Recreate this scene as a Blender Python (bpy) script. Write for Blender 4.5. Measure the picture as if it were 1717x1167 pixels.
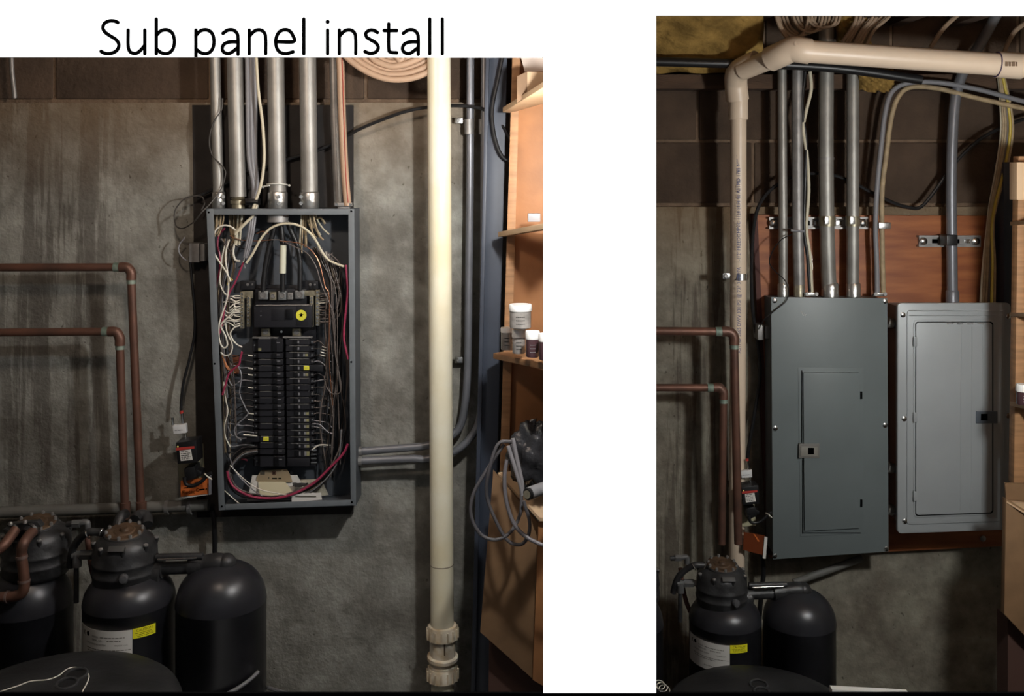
import bpy, bmesh, math, random
from mathutils import Vector, Matrix
R = random.Random(7)
for o in list(bpy.data.objects): bpy.data.objects.remove(o)
sc = bpy.context.scene
COL = sc.collection
F = 1700.0; CX = 858.5; HY = 300.0            # focal length in pixels, principal column, horizon row
# ---------------- camera, world, board wash, lamps, exposure ----------------
cam = bpy.data.cameras.new('camera'); co = bpy.data.objects.new('camera', cam); COL.objects.link(co)
cam.sensor_width = 36; cam.lens = 36*F/1717; cam.shift_y = -(583.5-HY)/1717
cam.clip_start = .02; co.rotation_euler = (math.pi/2, 0, 0); sc.camera = co
w = bpy.data.worlds.new('world'); sc.world = w; w.use_nodes = True
w.node_tree.nodes['Background'].inputs[0].default_value = (.9, .95, 1, 1)
w.node_tree.nodes['Background'].inputs[1].default_value = .17
sc.view_settings.view_transform = 'Standard'; sc.view_settings.look = 'None'
sc.view_settings.gamma = 1; sc.view_settings.exposure = 0; sc.view_settings.use_curve_mapping = False
def lamp(name, kind, loc, e, col, size=.05, rot=None):
    l = bpy.data.lights.new(name, kind); o = bpy.data.objects.new(name, l); COL.objects.link(o)
    l.energy = e; l.color = col; o.location = loc
    if kind == 'SUN': l.angle = .009
    elif kind == 'AREA': l.size = size
    else: l.shadow_soft_size = size
    if rot: o.rotation_euler = rot
    return o
lamp('board_wash', 'SUN', (0, -2, 4), 60, (1, 1, 1), rot=(math.radians(5), 0, 0))  # added unseen directional lamp that burns the board to white
lamp('work_bulb', 'POINT', (.135, 1.72, .12), 27, (.98, .98, .96), .025)
lamp('warm_bulb', 'POINT', (-.6, 1.74, .34), 9, (1, .82, .66), .04)
lamp('work_bulb', 'POINT', (1.16, 1.74, -.12), 35, (.96, .98, .96), .05)
lamp('warm_bulb', 'POINT', (1.0, 1.86, .40), 3.2, (1, .60, .34), .04)
lamp('shelf_fill', 'POINT', (.125, 2.17, .02), 4.2, (1, .95, .87), .03)  # added unseen lamp brightening the white pipe's right side and the shelves

# ---------------- helpers ----------------
def P(x, y, d): return Vector(((x-CX)/F*d, d, (HY-y)/F*d))
def px(n, d): return n*d/F
class MB:
    def __init__(s): s.v = []; s.f = []
    def add(s, vs, fs):
        n = len(s.v); s.v += [Vector(v) for v in vs]; s.f += [tuple(n+i for i in f) for f in fs]
    def hexa(s, a, b):        # four front corners, four back corners (same order)
        s.add(list(a)+list(b), [(0,1,2,3), (7,6,5,4), (0,4,5,1), (1,5,6,2), (2,6,7,3), (3,7,4,0)]); return s
    def box(s, c, sz, rot=None):
        c = Vector(c); x, y, z = sz[0]/2, sz[1]/2, sz[2]/2
        q = [Vector(p) for p in ((-x,-y,z), (x,-y,z), (x,-y,-z), (-x,-y,-z), (-x,y,z), (x,y,z), (x,y,-z), (-x,y,-z))]
        if rot is not None: q = [rot @ p for p in q]
        return s.hexa([c+p for p in q[:4]], [c+p for p in q[4:]])
    def quad(s, c4, d, th):   # slab from four pixel corners at front depth d, thickness th
        a = [P(x, y, d) for x, y in c4]; return s.hexa(a, [p+Vector((0, th, 0)) for p in a])
    def rect(s, x0, y0, x1, y1, d, th): return s.quad([(x0,y0), (x1,y0), (x1,y1), (x0,y1)], d, th)
    def prism(s, pts, dv):
        n = len(pts); q = [Vector(p) for p in pts]; dv = Vector(dv)
        s.add(q+[p+dv for p in q], [tuple(range(n)), tuple(range(2*n-1, n-1, -1))]+[(i, (i+1)%n+0, (i+1)%n+n, i+n) for i in range(n)]); return s
    def tube(s, pts, r, n=10, cap=True, flat=1.0):
        pts = [Vector(p) for p in pts]; m = len(pts)
        rr = r if isinstance(r, (list, tuple)) else [r]*m
        up = None; rings = []
        for i, p in enumerate(pts):
            t = (pts[min(i+1, m-1)]-pts[max(i-1, 0)])
            if t.length < 1e-9: t = Vector((0,0,1))
            t.normalize()
            if up is None:
                up = Vector((0,1,0)) if abs(t.y) < .9 else Vector((1,0,0))
            u = (up - t*up.dot(t))
            if u.length < 1e-4: u = t.orthogonal()
            u.normalize(); up = u; v = t.cross(u)
            rings.append([p+u*(math.cos(2*math.pi*k/n)*rr[i]*flat)+v*(math.sin(2*math.pi*k/n)*rr[i]) for k in range(n)])
        vs = [q for g in rings for q in g]; fs = []
        for i in range(m-1):
            for k in range(n): fs.append((i*n+k, i*n+(k+1)%n, (i+1)*n+(k+1)%n, (i+1)*n+k))
        if cap: fs.append(tuple(range(n-1, -1, -1))); fs.append(tuple((m-1)*n+k for k in range(n)))
        s.add(vs, fs); return s
    def lathe(s, prof, org, axis=(0,0,1), n=32):
        org = Vector(org); ax = Vector(axis).normalized()
        u = ax.orthogonal().normalized(); v = ax.cross(u)
        m = len(prof); vs = []
        for r, z in prof:
            for k in range(n):
                a = 2*math.pi*k/n; vs.append(org+ax*z+u*(math.cos(a)*r)+v*(math.sin(a)*r))
        fs = [(i*n+k, i*n+(k+1)%n, (i+1)*n+(k+1)%n, (i+1)*n+k) for i in range(m-1) for k in range(n)]
        fs.append(tuple(range(n-1, -1, -1))); fs.append(tuple((m-1)*n+k for k in range(n)))
        s.add(vs, fs); return s
    def cyl(s, a, b, r, n=16): return s.tube([a, b], r, n)
    def sphere(s, c, r, n=10, sq=(1,1,1)):
        prof = [(math.sin(math.pi*i/n)*r+1e-5, -math.cos(math.pi*i/n)*r) for i in range(n+1)]
        k = len(s.v); s.lathe(prof, (0,0,0), n=12)
        for i in range(k, len(s.v)):
            q = s.v[i]; s.v[i] = Vector((q.x*sq[0], q.y*sq[1], q.z*sq[2]))+Vector(c)
        return s
    def torus(s, c, axis, R0, r, n=24, k=8, sx=1):
        ax = Vector(axis).normalized(); u = ax.orthogonal().normalized(); v = ax.cross(u); c = Vector(c)
        vs = []; 
        for i in range(n):
            a = 2*math.pi*i/n; d = u*math.cos(a)+v*math.sin(a)
            for j in range(k):
                b = 2*math.pi*j/k; vs.append(c+d*(R0+r*math.cos(b))+ax*(r*math.sin(b)))
        s.add(vs, [(i*k+j, ((i+1)%n)*k+j, ((i+1)%n)*k+(j+1)%k, i*k+(j+1)%k) for i in range(n) for j in range(k)]); return s
def curve(pts, sub=6):       # Catmull-Rom through points
    pts = [Vector(p) for p in pts]
    if len(pts) < 3: return pts
    q = [pts[0]*2-pts[1]]+pts+[pts[-1]*2-pts[-2]]; out = []
    for i in range(1, len(q)-2):
        for k in range(sub):
            t = k/sub; a, b, c, d = q[i-1], q[i], q[i+1], q[i+2]
            out.append(.5*((2*b)+(c-a)*t+(2*a-5*b+4*c-d)*t*t+(3*b-a-3*c+d)*t*t*t))
    out.append(pts[-1]); return out
def PC(pts, d, sub=6):       # smooth path from (x, y[, depth]) pixel points
    return curve([P(p[0], p[1], p[2] if len(p) > 2 else d) for p in pts], sub)
def put(o, parent=None):
    COL.objects.link(o)
    if parent is not None: o.parent = parent
WORLD = {}
def build(name, mb, mat, parent=None, smooth=True, bevel=0, ang=40, label=None, bseg=2):
    vs = mb.v; lo = Vector([min(v[i] for v in vs) for i in range(3)]); hi = Vector([max(v[i] for v in vs) for i in range(3)])
    org = Vector(((lo.x+hi.x)/2, (lo.y+hi.y)/2, lo.z))
    me = bpy.data.meshes.new(name); me.from_pydata([v-org for v in vs], [], mb.f)
    bm = bmesh.new(); bm.from_mesh(me); bmesh.ops.recalc_face_normals(bm, faces=bm.faces)
    if bevel:
        ed = [e for e in bm.edges if len(e.link_faces) == 2 and e.calc_face_angle(0) > .6]
        bmesh.ops.bevel(bm, geom=ed, offset=bevel, segments=bseg, affect='EDGES', profile=.6, clamp_overlap=True)
    if smooth:
        for f in bm.faces: f.smooth = True
        for e in bm.edges:
            if len(e.link_faces) == 2 and e.calc_face_angle(0) > math.radians(ang): e.smooth = False
    bm.to_mesh(me); bm.free(); me.materials.append(mat)
    o = bpy.data.objects.new(name, me); put(o, parent)
    o.location = org-(WORLD[parent.name] if parent is not None else Vector())
    WORLD[o.name] = org
    if label: o['label'] = label
    return o
def tag(o, label, cat, group=None):
    o['label'] = label; o['category'] = cat
    if group: o['group'] = group
    return o
def struct(o): o['kind'] = 'structure'; return o
def thing(name, label, cat, loc, group=None):
    o = bpy.data.objects.new(name, None); o.empty_display_size = .02; COL.objects.link(o); o.location = loc
    WORLD[o.name] = Vector(loc); return tag(o, label, cat, group)
def copy_tree(o, parent=None, off=None):
    c = o.copy(); COL.objects.link(c)
    if parent is not None: c.parent = parent
    if off is not None: c.location = o.location+off
    WORLD[c.name] = c.location.copy()
    for ch in list(o.children): copy_tree(ch, c)
    return c
def dup(o, off, label, group=None):
    c = copy_tree(o, None, Vector(off)); c['label'] = label
    if group: c['group'] = group
    return c
def text_pts(s, size):       # 2D glyph outlines as filled mesh
    cu = bpy.data.curves.new('t', 'FONT'); cu.body = s; cu.size = size; cu.resolution_u = 2
    o = bpy.data.objects.new('t', cu); COL.objects.link(o); bpy.context.view_layer.update()
    me = bpy.data.meshes.new_from_object(o); vs = [(v.co.x, v.co.y) for v in me.vertices]; fs = [tuple(p.vertices) for p in me.polygons]
    bpy.data.objects.remove(o); bpy.data.curves.remove(cu); bpy.data.meshes.remove(me); return vs, fs
def text(mb, s, size, org, u, v):
    u = Vector(u).normalized(); v = Vector(v).normalized(); vs, fs = text_pts(s, size)
    mb.add([Vector(org)+u*a+v*b for a, b in vs], fs); return mb

def dashes(mb, org, u, v, total, h, seed, fn=None):
    """a line of print too small to read: word-long dashes"""
    rr = random.Random(seed); a = 0; u = Vector(u).normalized(); v = Vector(v).normalized(); org = Vector(org)
    while a < total:
        L_ = min(rr.uniform(2, 6)*h, total-a)
        mb.add([org+u*a, org+u*(a+L_), org+u*(a+L_)+v*h, org+u*a+v*h], [(0,1,2,3)]); a += L_+h
    return mb
def wrap_dashes(mb, cx_, dd, rr_, a, z, total, h, seed):
    rr = random.Random(seed); c = P(cx_, 300, dd); x = 0
    while x < total:
        L_ = min(rr.uniform(3, 7)*h, total-x); q = []
        for uu, vv in ((x,0),(x+L_,0),(x+L_,h),(x,h)): q.append(c+Vector((math.sin(a+uu/rr_)*rr_, -math.cos(a+uu/rr_)*rr_, z+vv)))
        mb.add(q, [(0,1,2,3)]); x += L_+h
# ---------------- materials ----------------
MATS = {}
def mat(name, col, rough=.5, metal=0, var=0, scale=20, bump=0, bscale=60, spec=.5, col2=None, stretch=None, coat=0, det=4):
    if name in MATS: return MATS[name]
    m = bpy.data.materials.new(name); m.use_nodes = True; nt = m.node_tree; b = nt.nodes['Principled BSDF']
    b.inputs['Base Color'].default_value = (*col, 1); b.inputs['Roughness'].default_value = rough
    b.inputs['Metallic'].default_value = metal; b.inputs['Specular IOR Level'].default_value = spec
    if coat: b.inputs['Coat Weight'].default_value = coat
    if var or bump:
        tc = nt.nodes.new('ShaderNodeTexCoord'); mp = nt.nodes.new('ShaderNodeMapping')
        nt.links.new(tc.outputs['Object'], mp.inputs[0])
        if stretch: mp.inputs['Scale'].default_value = stretch
    if var:
        n = nt.nodes.new('ShaderNodeTexNoise'); n.inputs['Scale'].default_value = scale; n.inputs['Detail'].default_value = det
        nt.links.new(mp.outputs[0], n.inputs['Vector'])
        r = nt.nodes.new('ShaderNodeValToRGB'); c2 = col2 or tuple(c*(1-var) for c in col)
        r.color_ramp.elements[0].position = .35; r.color_ramp.elements[0].color = (*c2, 1)
        r.color_ramp.elements[1].position = .65; r.color_ramp.elements[1].color = (*col, 1)
        nt.links.new(n.outputs['Fac'], r.inputs[0]); nt.links.new(r.outputs[0], b.inputs['Base Color'])
    if bump:
        n = nt.nodes.new('ShaderNodeTexNoise'); n.inputs['Scale'].default_value = bscale; n.inputs['Detail'].default_value = 6
        nt.links.new(mp.outputs[0], n.inputs['Vector'])
        bp = nt.nodes.new('ShaderNodeBump'); bp.inputs['Strength'].default_value = bump; bp.inputs['Distance'].default_value = .01
        nt.links.new(n.outputs['Fac'], bp.inputs['Height']); nt.links.new(bp.outputs[0], b.inputs['Normal'])
    MATS[name] = m; return m
def concrete(name, base, dark, stain_shade, sx, sw, warm):
    """rough poured concrete with patches, pits and vertical water stains and painted shade around x = sx (metres), warm light painted in above z = warm"""
    m = bpy.data.materials.new(name); m.use_nodes = True; nt = m.node_tree; b = nt.nodes['Principled BSDF']; L = nt.links.new; N = nt.nodes.new
    b.inputs['Roughness'].default_value = .9; b.inputs['Specular IOR Level'].default_value = .2
    g = N('ShaderNodeNewGeometry')
    def noise(sc_, det=6, st=(1,1,1), rough=.55):
        mp = N('ShaderNodeMapping'); mp.inputs['Scale'].default_value = st; L(g.outputs['Position'], mp.inputs[0])
        n = N('ShaderNodeTexNoise'); n.inputs['Scale'].default_value = sc_; n.inputs['Detail'].default_value = det; n.inputs['Roughness'].default_value = rough
        L(mp.outputs[0], n.inputs['Vector']); return n.outputs['Fac']
    def ramp(x, a, c, ca=(0,0,0), cc=(1,1,1)):
        r = N('ShaderNodeValToRGB'); r.color_ramp.elements[0].position = a; r.color_ramp.elements[1].position = c
        r.color_ramp.elements[0].color = (*ca, 1); r.color_ramp.elements[1].color = (*cc, 1); L(x, r.inputs[0]); return r.outputs[0]
    def mix(f, a, c, mode='MIX'):
        x = N('ShaderNodeMix'); x.data_type = 'RGBA'; x.blend_type = mode
        for v, i in ((f, 0), (a, 6), (c, 7)):
            if isinstance(v, (float, int)): x.inputs[i].default_value = v
            elif isinstance(v, tuple): x.inputs[i].default_value = (*v, 1)
            else: L(v, x.inputs[i])
        return x.outputs[2]
    def mth(op, a, c):
        x = N('ShaderNodeMath'); x.operation = op
        for v, i in ((a, 0), (c, 1)):
            if isinstance(v, (float, int)): x.inputs[i].default_value = v
            else: L(v, x.inputs[i])
        return x.outputs[0]
    c = ramp(noise(6, 10, (1,1,1), .65), .40, .62, dark, base)
    c = mix(.55, c, ramp(noise(28, 8), .3, .7, (.55,.55,.55), (1,1,1)), 'MULTIPLY')
    pits = ramp(noise(70, 3, (1,1,.7)), .27, .33, (.35,.33,.3), (1,1,1)); c = mix(.8, c, pits, 'MULTIPLY')
    s = N('ShaderNodeSeparateXYZ'); L(g.outputs['Position'], s.inputs[0])
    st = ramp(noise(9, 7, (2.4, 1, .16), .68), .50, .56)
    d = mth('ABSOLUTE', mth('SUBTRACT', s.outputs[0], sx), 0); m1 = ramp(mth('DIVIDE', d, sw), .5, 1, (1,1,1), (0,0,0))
    c = mix(mth('MULTIPLY', mth('MULTIPLY', st, m1), .58), c, stain_shade)
    wz = N('ShaderNodeMapRange'); L(s.outputs[2], wz.inputs[0]); wz.inputs[1].default_value = warm-.25; wz.inputs[2].default_value = warm
    c = mix(mth('MULTIPLY', wz.outputs[0], .55), c, (.20,.125,.06))  # warm light from above, put into the upper wall's colour
    L(c, b.inputs['Base Color'])
    h = mth('ADD', mth('MULTIPLY', noise(16, 8), 1.0), mth('MULTIPLY', noise(90, 5), .35)); h = mth('ADD', h, mth('MULTIPLY', pits, .25))
    bp = N('ShaderNodeBump'); bp.inputs['Strength'].default_value = .55; bp.inputs['Distance'].default_value = .012; L(h, bp.inputs['Height']); L(bp.outputs[0], b.inputs['Normal'])
    return m
white = mat('slide_white', (.9,.9,.9), .9, spec=0)
black = mat('slide_black', (.0002,.0002,.0002), .9, spec=0)
ink = mat('black_ink', (.001,.001,.001), .9, spec=0)
dullback = mat('dull_back', (.12,.10,.09), .9)
concL = concrete('old_concrete', (.38,.375,.335), (.20,.19,.165), (.07,.057,.048), P(95,0,2.6).x, .2, .19)
concR = concrete('old_concrete_warm', (.34,.315,.25), (.19,.165,.13), (.06,.045,.035), P(1165,0,3.17).x, .30, -.1)  # stains widened and darkened to paint in shade on the wall's left
blockm = mat('cinder_block', (.085,.055,.036), .95, var=.35, scale=9, bump=.5, bscale=60)
mortar = mat('mortar', (.20,.135,.088), .95, var=.3, scale=30, bump=.5, bscale=80)
galv = mat('galvanised', (.36,.35,.325), .5, .6, var=.25, scale=14, bump=.05, bscale=120)
galvd = mat('dull_galvanised', (.34,.33,.32), .5, .6, var=.3, scale=25, bump=.08)
cast = mat('cast_zinc', (.55,.55,.53), .3, .9, bump=.15, bscale=150)
brass = mat('brass_fitting', (.40,.36,.26), .4, .7, var=.3, scale=60)
steel = mat('bright_steel', (.7,.7,.68), .25, 1)
copper = mat('copper_pipe_metal', (.20,.095,.065), .45, .45, var=.45, scale=12, col2=(.11,.062,.047), bump=.06)
solder = mat('solder_patina', (.30,.36,.30), .6, .4, var=.5, scale=60, col2=(.16,.22,.18))
boxgrey = mat('panel_grey', (.165,.185,.20), .42, 0, var=.12, scale=30, spec=.4)
boxin = mat('panel_inside', (.085,.095,.11), .5, spec=.35, var=.2, scale=15)
covergrey = mat('cover_grey', (.155,.182,.185), .42, 0, var=.10, scale=6, spec=.4)
cover2 = mat('cover_light_grey', (.36,.385,.395), .36, 0.1, var=.08, scale=6, spec=.5)
plas = mat('black_plastic', (.018,.018,.021), .38, var=.25, scale=40, spec=.5)
bplas = mat('breaker_black', (.013,.013,.016), .42, spec=.5)
btog = mat('toggle_black', (.004,.004,.005), .35)
bface = mat('breaker_face_grey', (.017,.017,.021), .4)
cream = mat('cream_sheath', (.62,.57,.43), .5)
tanc = mat('tan_sheath', (.42,.32,.19), .6, var=.3, scale=40)
whitew = mat('white_wire', (.72,.69,.60), .45)
greyw = mat('grey_sheath', (.21,.21,.225), .45)
brownw = mat('taupe_wire', (.115,.095,.085), .5)
blackw = mat('black_wire', (.010,.010,.011), .4)
redw = mat('red_wire', (.30,.03,.075), .4)
copw = mat('bare_copper_wire', (.36,.17,.10), .3, .8)
orangew = mat('orange_wire', (.5,.16,.03), .45)
yelloww = mat('yellow_wire', (.55,.42,.06), .5)
yell = mat('yellow_sticker', (.75,.72,.06), .5)
yello = mat('caution_yellow', (.85,.80,.02), .5)
paper = mat('paper_white', (.68,.66,.62), .8)
card = mat('manila_card', (.36,.28,.17), .85, var=.12, scale=20)
creamcard = mat('cream_card', (.72,.65,.44), .8)
pvc = mat('aged_pvc', (.88,.84,.68), .33, var=.10, scale=7, col2=(.80,.72,.50), spec=.5)
pvcf = mat('pvc_fitting', (.78,.72,.60), .4, var=.2, scale=35, col2=(.6,.46,.28))
pvcr = mat('pvc_pinkish', (.74,.60,.46), .4, var=.1, scale=8)
tankm = mat('tank_black', (.026,.026,.031), .34, var=.35, scale=14, spec=.5, bump=.05, bscale=30)
headm = mat('valve_black', (.040,.040,.042), .42, var=.6, scale=30, bump=.12, bscale=90)
rust = mat('rusty_cap', (.12,.07,.038), .6, .2, var=.5, scale=40, bump=.3)
lidm = mat('lid_black', (.032,.032,.034), .5, var=.65, scale=7, bump=.15, bscale=40)
slate = mat('slate_paint', (.042,.052,.075), .5, var=.15, scale=10)
wood = mat('pine_wood', (.42,.22,.10), .6, var=.35, scale=8, stretch=(1,1,9), bump=.05)
woodo = mat('orange_plywood', (.36,.155,.055), .6, var=.3, scale=9, stretch=(1,3,1), bump=.06)
woodl = mat('light_board', (.58,.40,.24), .6, var=.2, scale=10)
ply = mat('red_plywood', (.38,.13,.042), .55, var=.4, scale=7, stretch=(.7,1,5), bump=.1, col2=(.24,.072,.024), coat=.1)
plyd = mat('dark_board', (.022,.018,.016), .8, var=.4, scale=20, bump=.1)
insul = mat('fibreglass', (.40,.25,.075), 1, var=.55, scale=11, bump=1, bscale=35, spec=.1)
joist = mat('old_joist', (.10,.058,.035), .9, var=.35, scale=8, stretch=(1,.3,5), bump=.3)
brownbox = mat('brown_cabinet', (.22,.125,.06), .65, var=.2, scale=14, bump=.05)
jarc = mat('jar_clear', (.30,.28,.26), .15, var=.3, scale=60, spec=.8)
jard = mat('jar_dark', (.07,.035,.04), .15, spec=.8)
capw = mat('jar_lid_white', (.85,.84,.82), .4)
orange = mat('orange_tag_print', (.62,.15,.03), .5)
bluei = mat('blue_ink', (.05,.07,.2), .7)
redb = mat('red_band', (.45,.05,.04), .4)
tagw = mat('outlet_plate', (.48,.45,.30), .5)
film = mat('black_film', (.03,.03,.033), .18, var=.3, scale=30, bump=.6, bscale=35)

# ---------------- white slide page, built as a board with two openings ----------------
BD = 1.66; TH = .004; FL = -1.87; CEIL_L = .64; CEIL_R = .64
XW = 3.0
def bz(y): return (HY-y)/F*BD
def bx(x): return (x-CX)/F*BD
mb = MB()
LX0, LX1, LY0 = bx(-40), bx(911), bz(96); RX0, RX1, RY0 = bx(1100), bx(1757), bz(26); BY = bz(1162)
TOP = 1.3
def slab(m, x0, z0, x1, z1, y=BD, th=TH): m.box(((x0+x1)/2, y+th/2, (z0+z1)/2), (x1-x0, th, abs(z1-z0)))
# one connected sheet: grid of cells minus the two openings
xs = [-XW, LX0, LX1, RX0, RX1, XW]; zs = [TOP, RY0, LY0, BY]
vs = [(x, BD, z) for z in zs for x in xs]+[(x, BD+TH, z) for z in zs for x in xs]; nx = 6; nb = 24
holes = {(2, 1), (1, 3), (2, 3)}
cells = [(r, c) for r in range(3) for c in range(5) if (r, c) not in holes]
fs = []
for r, c in cells:
    a = r*nx+c; q = (a, a+1, a+nx+1, a+nx); fs.append(q); fs.append(tuple(i+nb for i in reversed(q)))
    for (i, j, nbr) in ((a, a+1, (r-1, c)), (a+1, a+nx+1, (r, c+1)), (a+nx+1, a+nx, (r+1, c)), (a+nx, a, (r, c-1))):
        if nbr not in cells: fs.append((i, j, j+nb, i+nb))
mb.add(vs, fs); struct(build('slide_page', mb, white, smooth=False))
mb = MB(); slab(mb, -XW, BY, XW, FL+(HY*0)-.285, BD-.001, TH+.001); struct(build('slide_black_edge', mb, black, smooth=False))  # black bottom edge of the slide, built as a strip
mb = MB()     # unseen dull lining added behind the sheet to damp bounced light
for r, c in cells: slab(mb, xs[c], zs[r], xs[c+1], zs[r+1], BD+TH+.0005, .002)
struct(build('bounce_lining', mb, dullback, smooth=False))

# slide title, built as lettering on the board
def letter(name, strokes, parent, wd=17):
    m = MB(); s = .3495; k = 0
    for st in strokes:
        pts = [Vector((160+a*s, 20+b*s, 0)) for a, b in st]
        if len(pts) > 2: pts = curve(pts, 6)
        h = wd*s/2; nrm = []
        for i in range(len(pts)):
            t = (pts[min(i+1, len(pts)-1)]-pts[max(i-1, 0)]); t = t.normalized() if t.length > 0 else Vector((1,0,0)); nrm.append(Vector((-t.y, t.x, 0))*h)
        def W(q): k2 = P(q.x, min(q.y, 96), BD); k2.y = BD-.00004; return k2
        if len(pts) > 1:
            n = len(pts); v = [W(p+n_) for p, n_ in zip(pts, nrm)]+[W(p-n_) for p, n_ in zip(pts, nrm)]
            m.add(v, [(i, i+1, n+i+1, n+i) for i in range(n-1)])
        for e in {0, len(pts)-1}:
            rr = h if len(pts) > 1 else 10*s
            if pts[e].y > 95: continue
            m.add([W(pts[e]+Vector((math.cos(a*math.pi/8)*rr, math.sin(a*math.pi/8)*rr, -.0))) for a in range(16)], [tuple(range(16))])
    o = build(name, m, ink, parent, smooth=False); return o
hd = thing('heading', 'thin black lettering Sub panel install across the top of the white slide page', 'lettering', P(457, 96, BD))
def sh(st, dx): return [[(a+dx, b) for a, b in q] for q in st]
bowl = [(292,112),(315,90),(345,86),(370,103),(379,142),(371,178),(349,198),(320,197),(292,178)]
A = [[(612,102),(635,87),(662,87),(680,104),(684,130),(684,203)], [(684,143),(650,143),(620,152),(608,174),(618,194),(645,198),(684,170)]]
Nn = [[(738,87),(738,200)], [(738,116),(765,90),(794,87),(813,104),(817,135),(817,200)]]
Ls = [[(1000,34),(1000,200)]]
heads = [[[(108,50),(90,43),(66,43),(43,55),(36,78),(48,98),(72,115),(98,132),(112,154),(107,178),(88,194),(62,200),(42,197),(27,189)]],
 [[(157,87),(157,160),(166,190),(190,199),(212,188),(237,160)], [(237,87),(237,200)]],
 [[(292,34),(292,200)], bowl], sh([[(292,87),(292,240)], bowl], 190), A, Nn,
 [[(868,142),(950,142),(947,112),(930,90),(905,85),(880,98),(866,130),(869,170),(886,193),(915,200),(948,191)]], Ls,
 [[(1114,87),(1114,200)], [(1114,47)]], sh(Nn, 432),
 [[(1353,98),(1335,88),(1314,88),(1298,101),(1302,121),(1322,134),(1346,149),(1357,171),(1345,192),(1318,199),(1293,190)]],
 [[(1407,57),(1407,170),(1415,192),(1446,196)], [(1385,89),(1445,89)]], sh(A, 865), sh(Ls, 604), sh(Ls, 664)]
for st in heads: letter('letter', st, hd)

# ---------------- bay shells ----------------
DL, DR = 2.60, 3.17
TO = P(1340,990,2.86)-P(371,945,2.31); FR = FL+TO.z
XD = .185                                   # divider
zl = (HY-172)/F*DL
def shell(x0, x1, z0, z1, y0, y1, name, m):
    b = MB().box(((x0+x1)/2, (y0+y1)/2, (z0+z1)/2), (x1-x0, y1-y0, z1-z0)); return struct(build(name, b, m, smooth=False))
wl = shell(-1.9, XD, FL, zl, DL, DL+.2, 'wall_back_left', concL)
zr = (HY-347)/F*DR
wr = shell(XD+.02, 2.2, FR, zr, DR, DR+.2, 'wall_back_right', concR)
shell(XD, XD+.02, FR, CEIL_L, BD+.008, DR+.3, 'wall_middle', dullback)
shell(-1.94, -1.9, FL, CEIL_L, BD+.008, DL+.3, 'wall_left', concL)
shell(2.2, 2.24, FR, CEIL_L, BD+.008, DR+.3, 'wall_right', concR)
flm = mat('cellar_floor', (.10,.095,.09), .9, var=.3, scale=6)
shell(-1.94, XD, FL-.05, FL, BD+.008, DL+.3, 'floor', flm); shell(XD+.02, 2.24, FR-.05, FR, BD+.008, DR+.3, 'floor', flm)
shell(-1.94, 2.24, CEIL_L, CEIL_L+.04, BD+.008, DR+.3, 'ceiling', joist)
# block courses above the ledges: mortar bed behind, every block its own piece
def blocks(wallname, x0, x1, z0, y, rows, bh, bw, off):
    bed = MB().box(((x0+x1)/2, y+.07, (z0+CEIL_L)/2), (x1-x0, .1, CEIL_L-z0)); w_ = struct(build(wallname, bed, mortar, smooth=False))
    proto = {}
    for r in range(rows):
        xx = x0-(off[r]%bw)
        while xx < x1:
            a, b2 = max(xx+.005, x0), min(xx+bw-.005, x1); za, zb = z0+.012+r*bh, min(z0+.002+(r+1)*bh, CEIL_L-.002)
            if b2-a > .03 and zb-za > .03:
                key = (round(b2-a, 3), round(zb-za, 3))
                if key not in proto:
                    proto[key] = build('block', MB().box(((a+b2)/2, y, (za+zb)/2), (b2-a, .05, zb-za)), blockm, w_, bevel=.004)
                    o = proto[key]
                else:
                    o = proto[key].copy(); COL.objects.link(o)
                o.location = Vector(((a+b2)/2, y+.0385+R.uniform(-.003, .002), za))-WORLD[w_.name]
            xx += bw
    return w_
blocks('wall_upper_left', -1.9, XD, zl, DL+.02, 3, .2, .405, [.1, .3, .1])
blocks('wall_upper_right', XD+.02, 2.2, zr, DR+.01, 4, .20, .40, [.245, .02, .21, .02])

# ================= LEFT BAY =================
def pole(name, pts, r, m, label, cat, group=None, d=2.5, n=16, sub=6, parent=None):
    o = build(name, MB().tube(PC(pts, d, sub), px(r, d), n), m, parent)
    return tag(o, label, cat, group) if parent is None else o
# dark board behind the open panel
tag(build('backing_board', MB().quad([(322,176),(592,176),(592,862),(330,868)], 2.588, .011), plyd, bevel=.001), 'dark backing board on the wall behind the open breaker panel', 'board')
# ledge form line and a thin wall pipe
tag(build('thin_wall_pipe', MB().tube([P(18,60,2.56), P(20,120,2.56), P(25,165,2.56)], px(4,2.56), 10), galvd), 'short thin upright pipe at the top left corner of the concrete wall', 'pipe')
# grey wall pipe low down
pp = thing('wall_pipe', 'dull grey horizontal pipe running low along the concrete wall behind the tanks', 'pipe', P(150,870,2.55))
build('pipe_run', MB().cyl(P(-250,868,2.56), P(350,847,2.56), px(9.5,2.56)), mat('grey_painted_pipe', (.16,.155,.14), .6, var=.2), pp)
for x in (278, 316): build('collar', MB().cyl(P(x,851,2.56), P(x+6,850.6,2.56), px(12,2.56)), galvd, pp)

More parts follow.
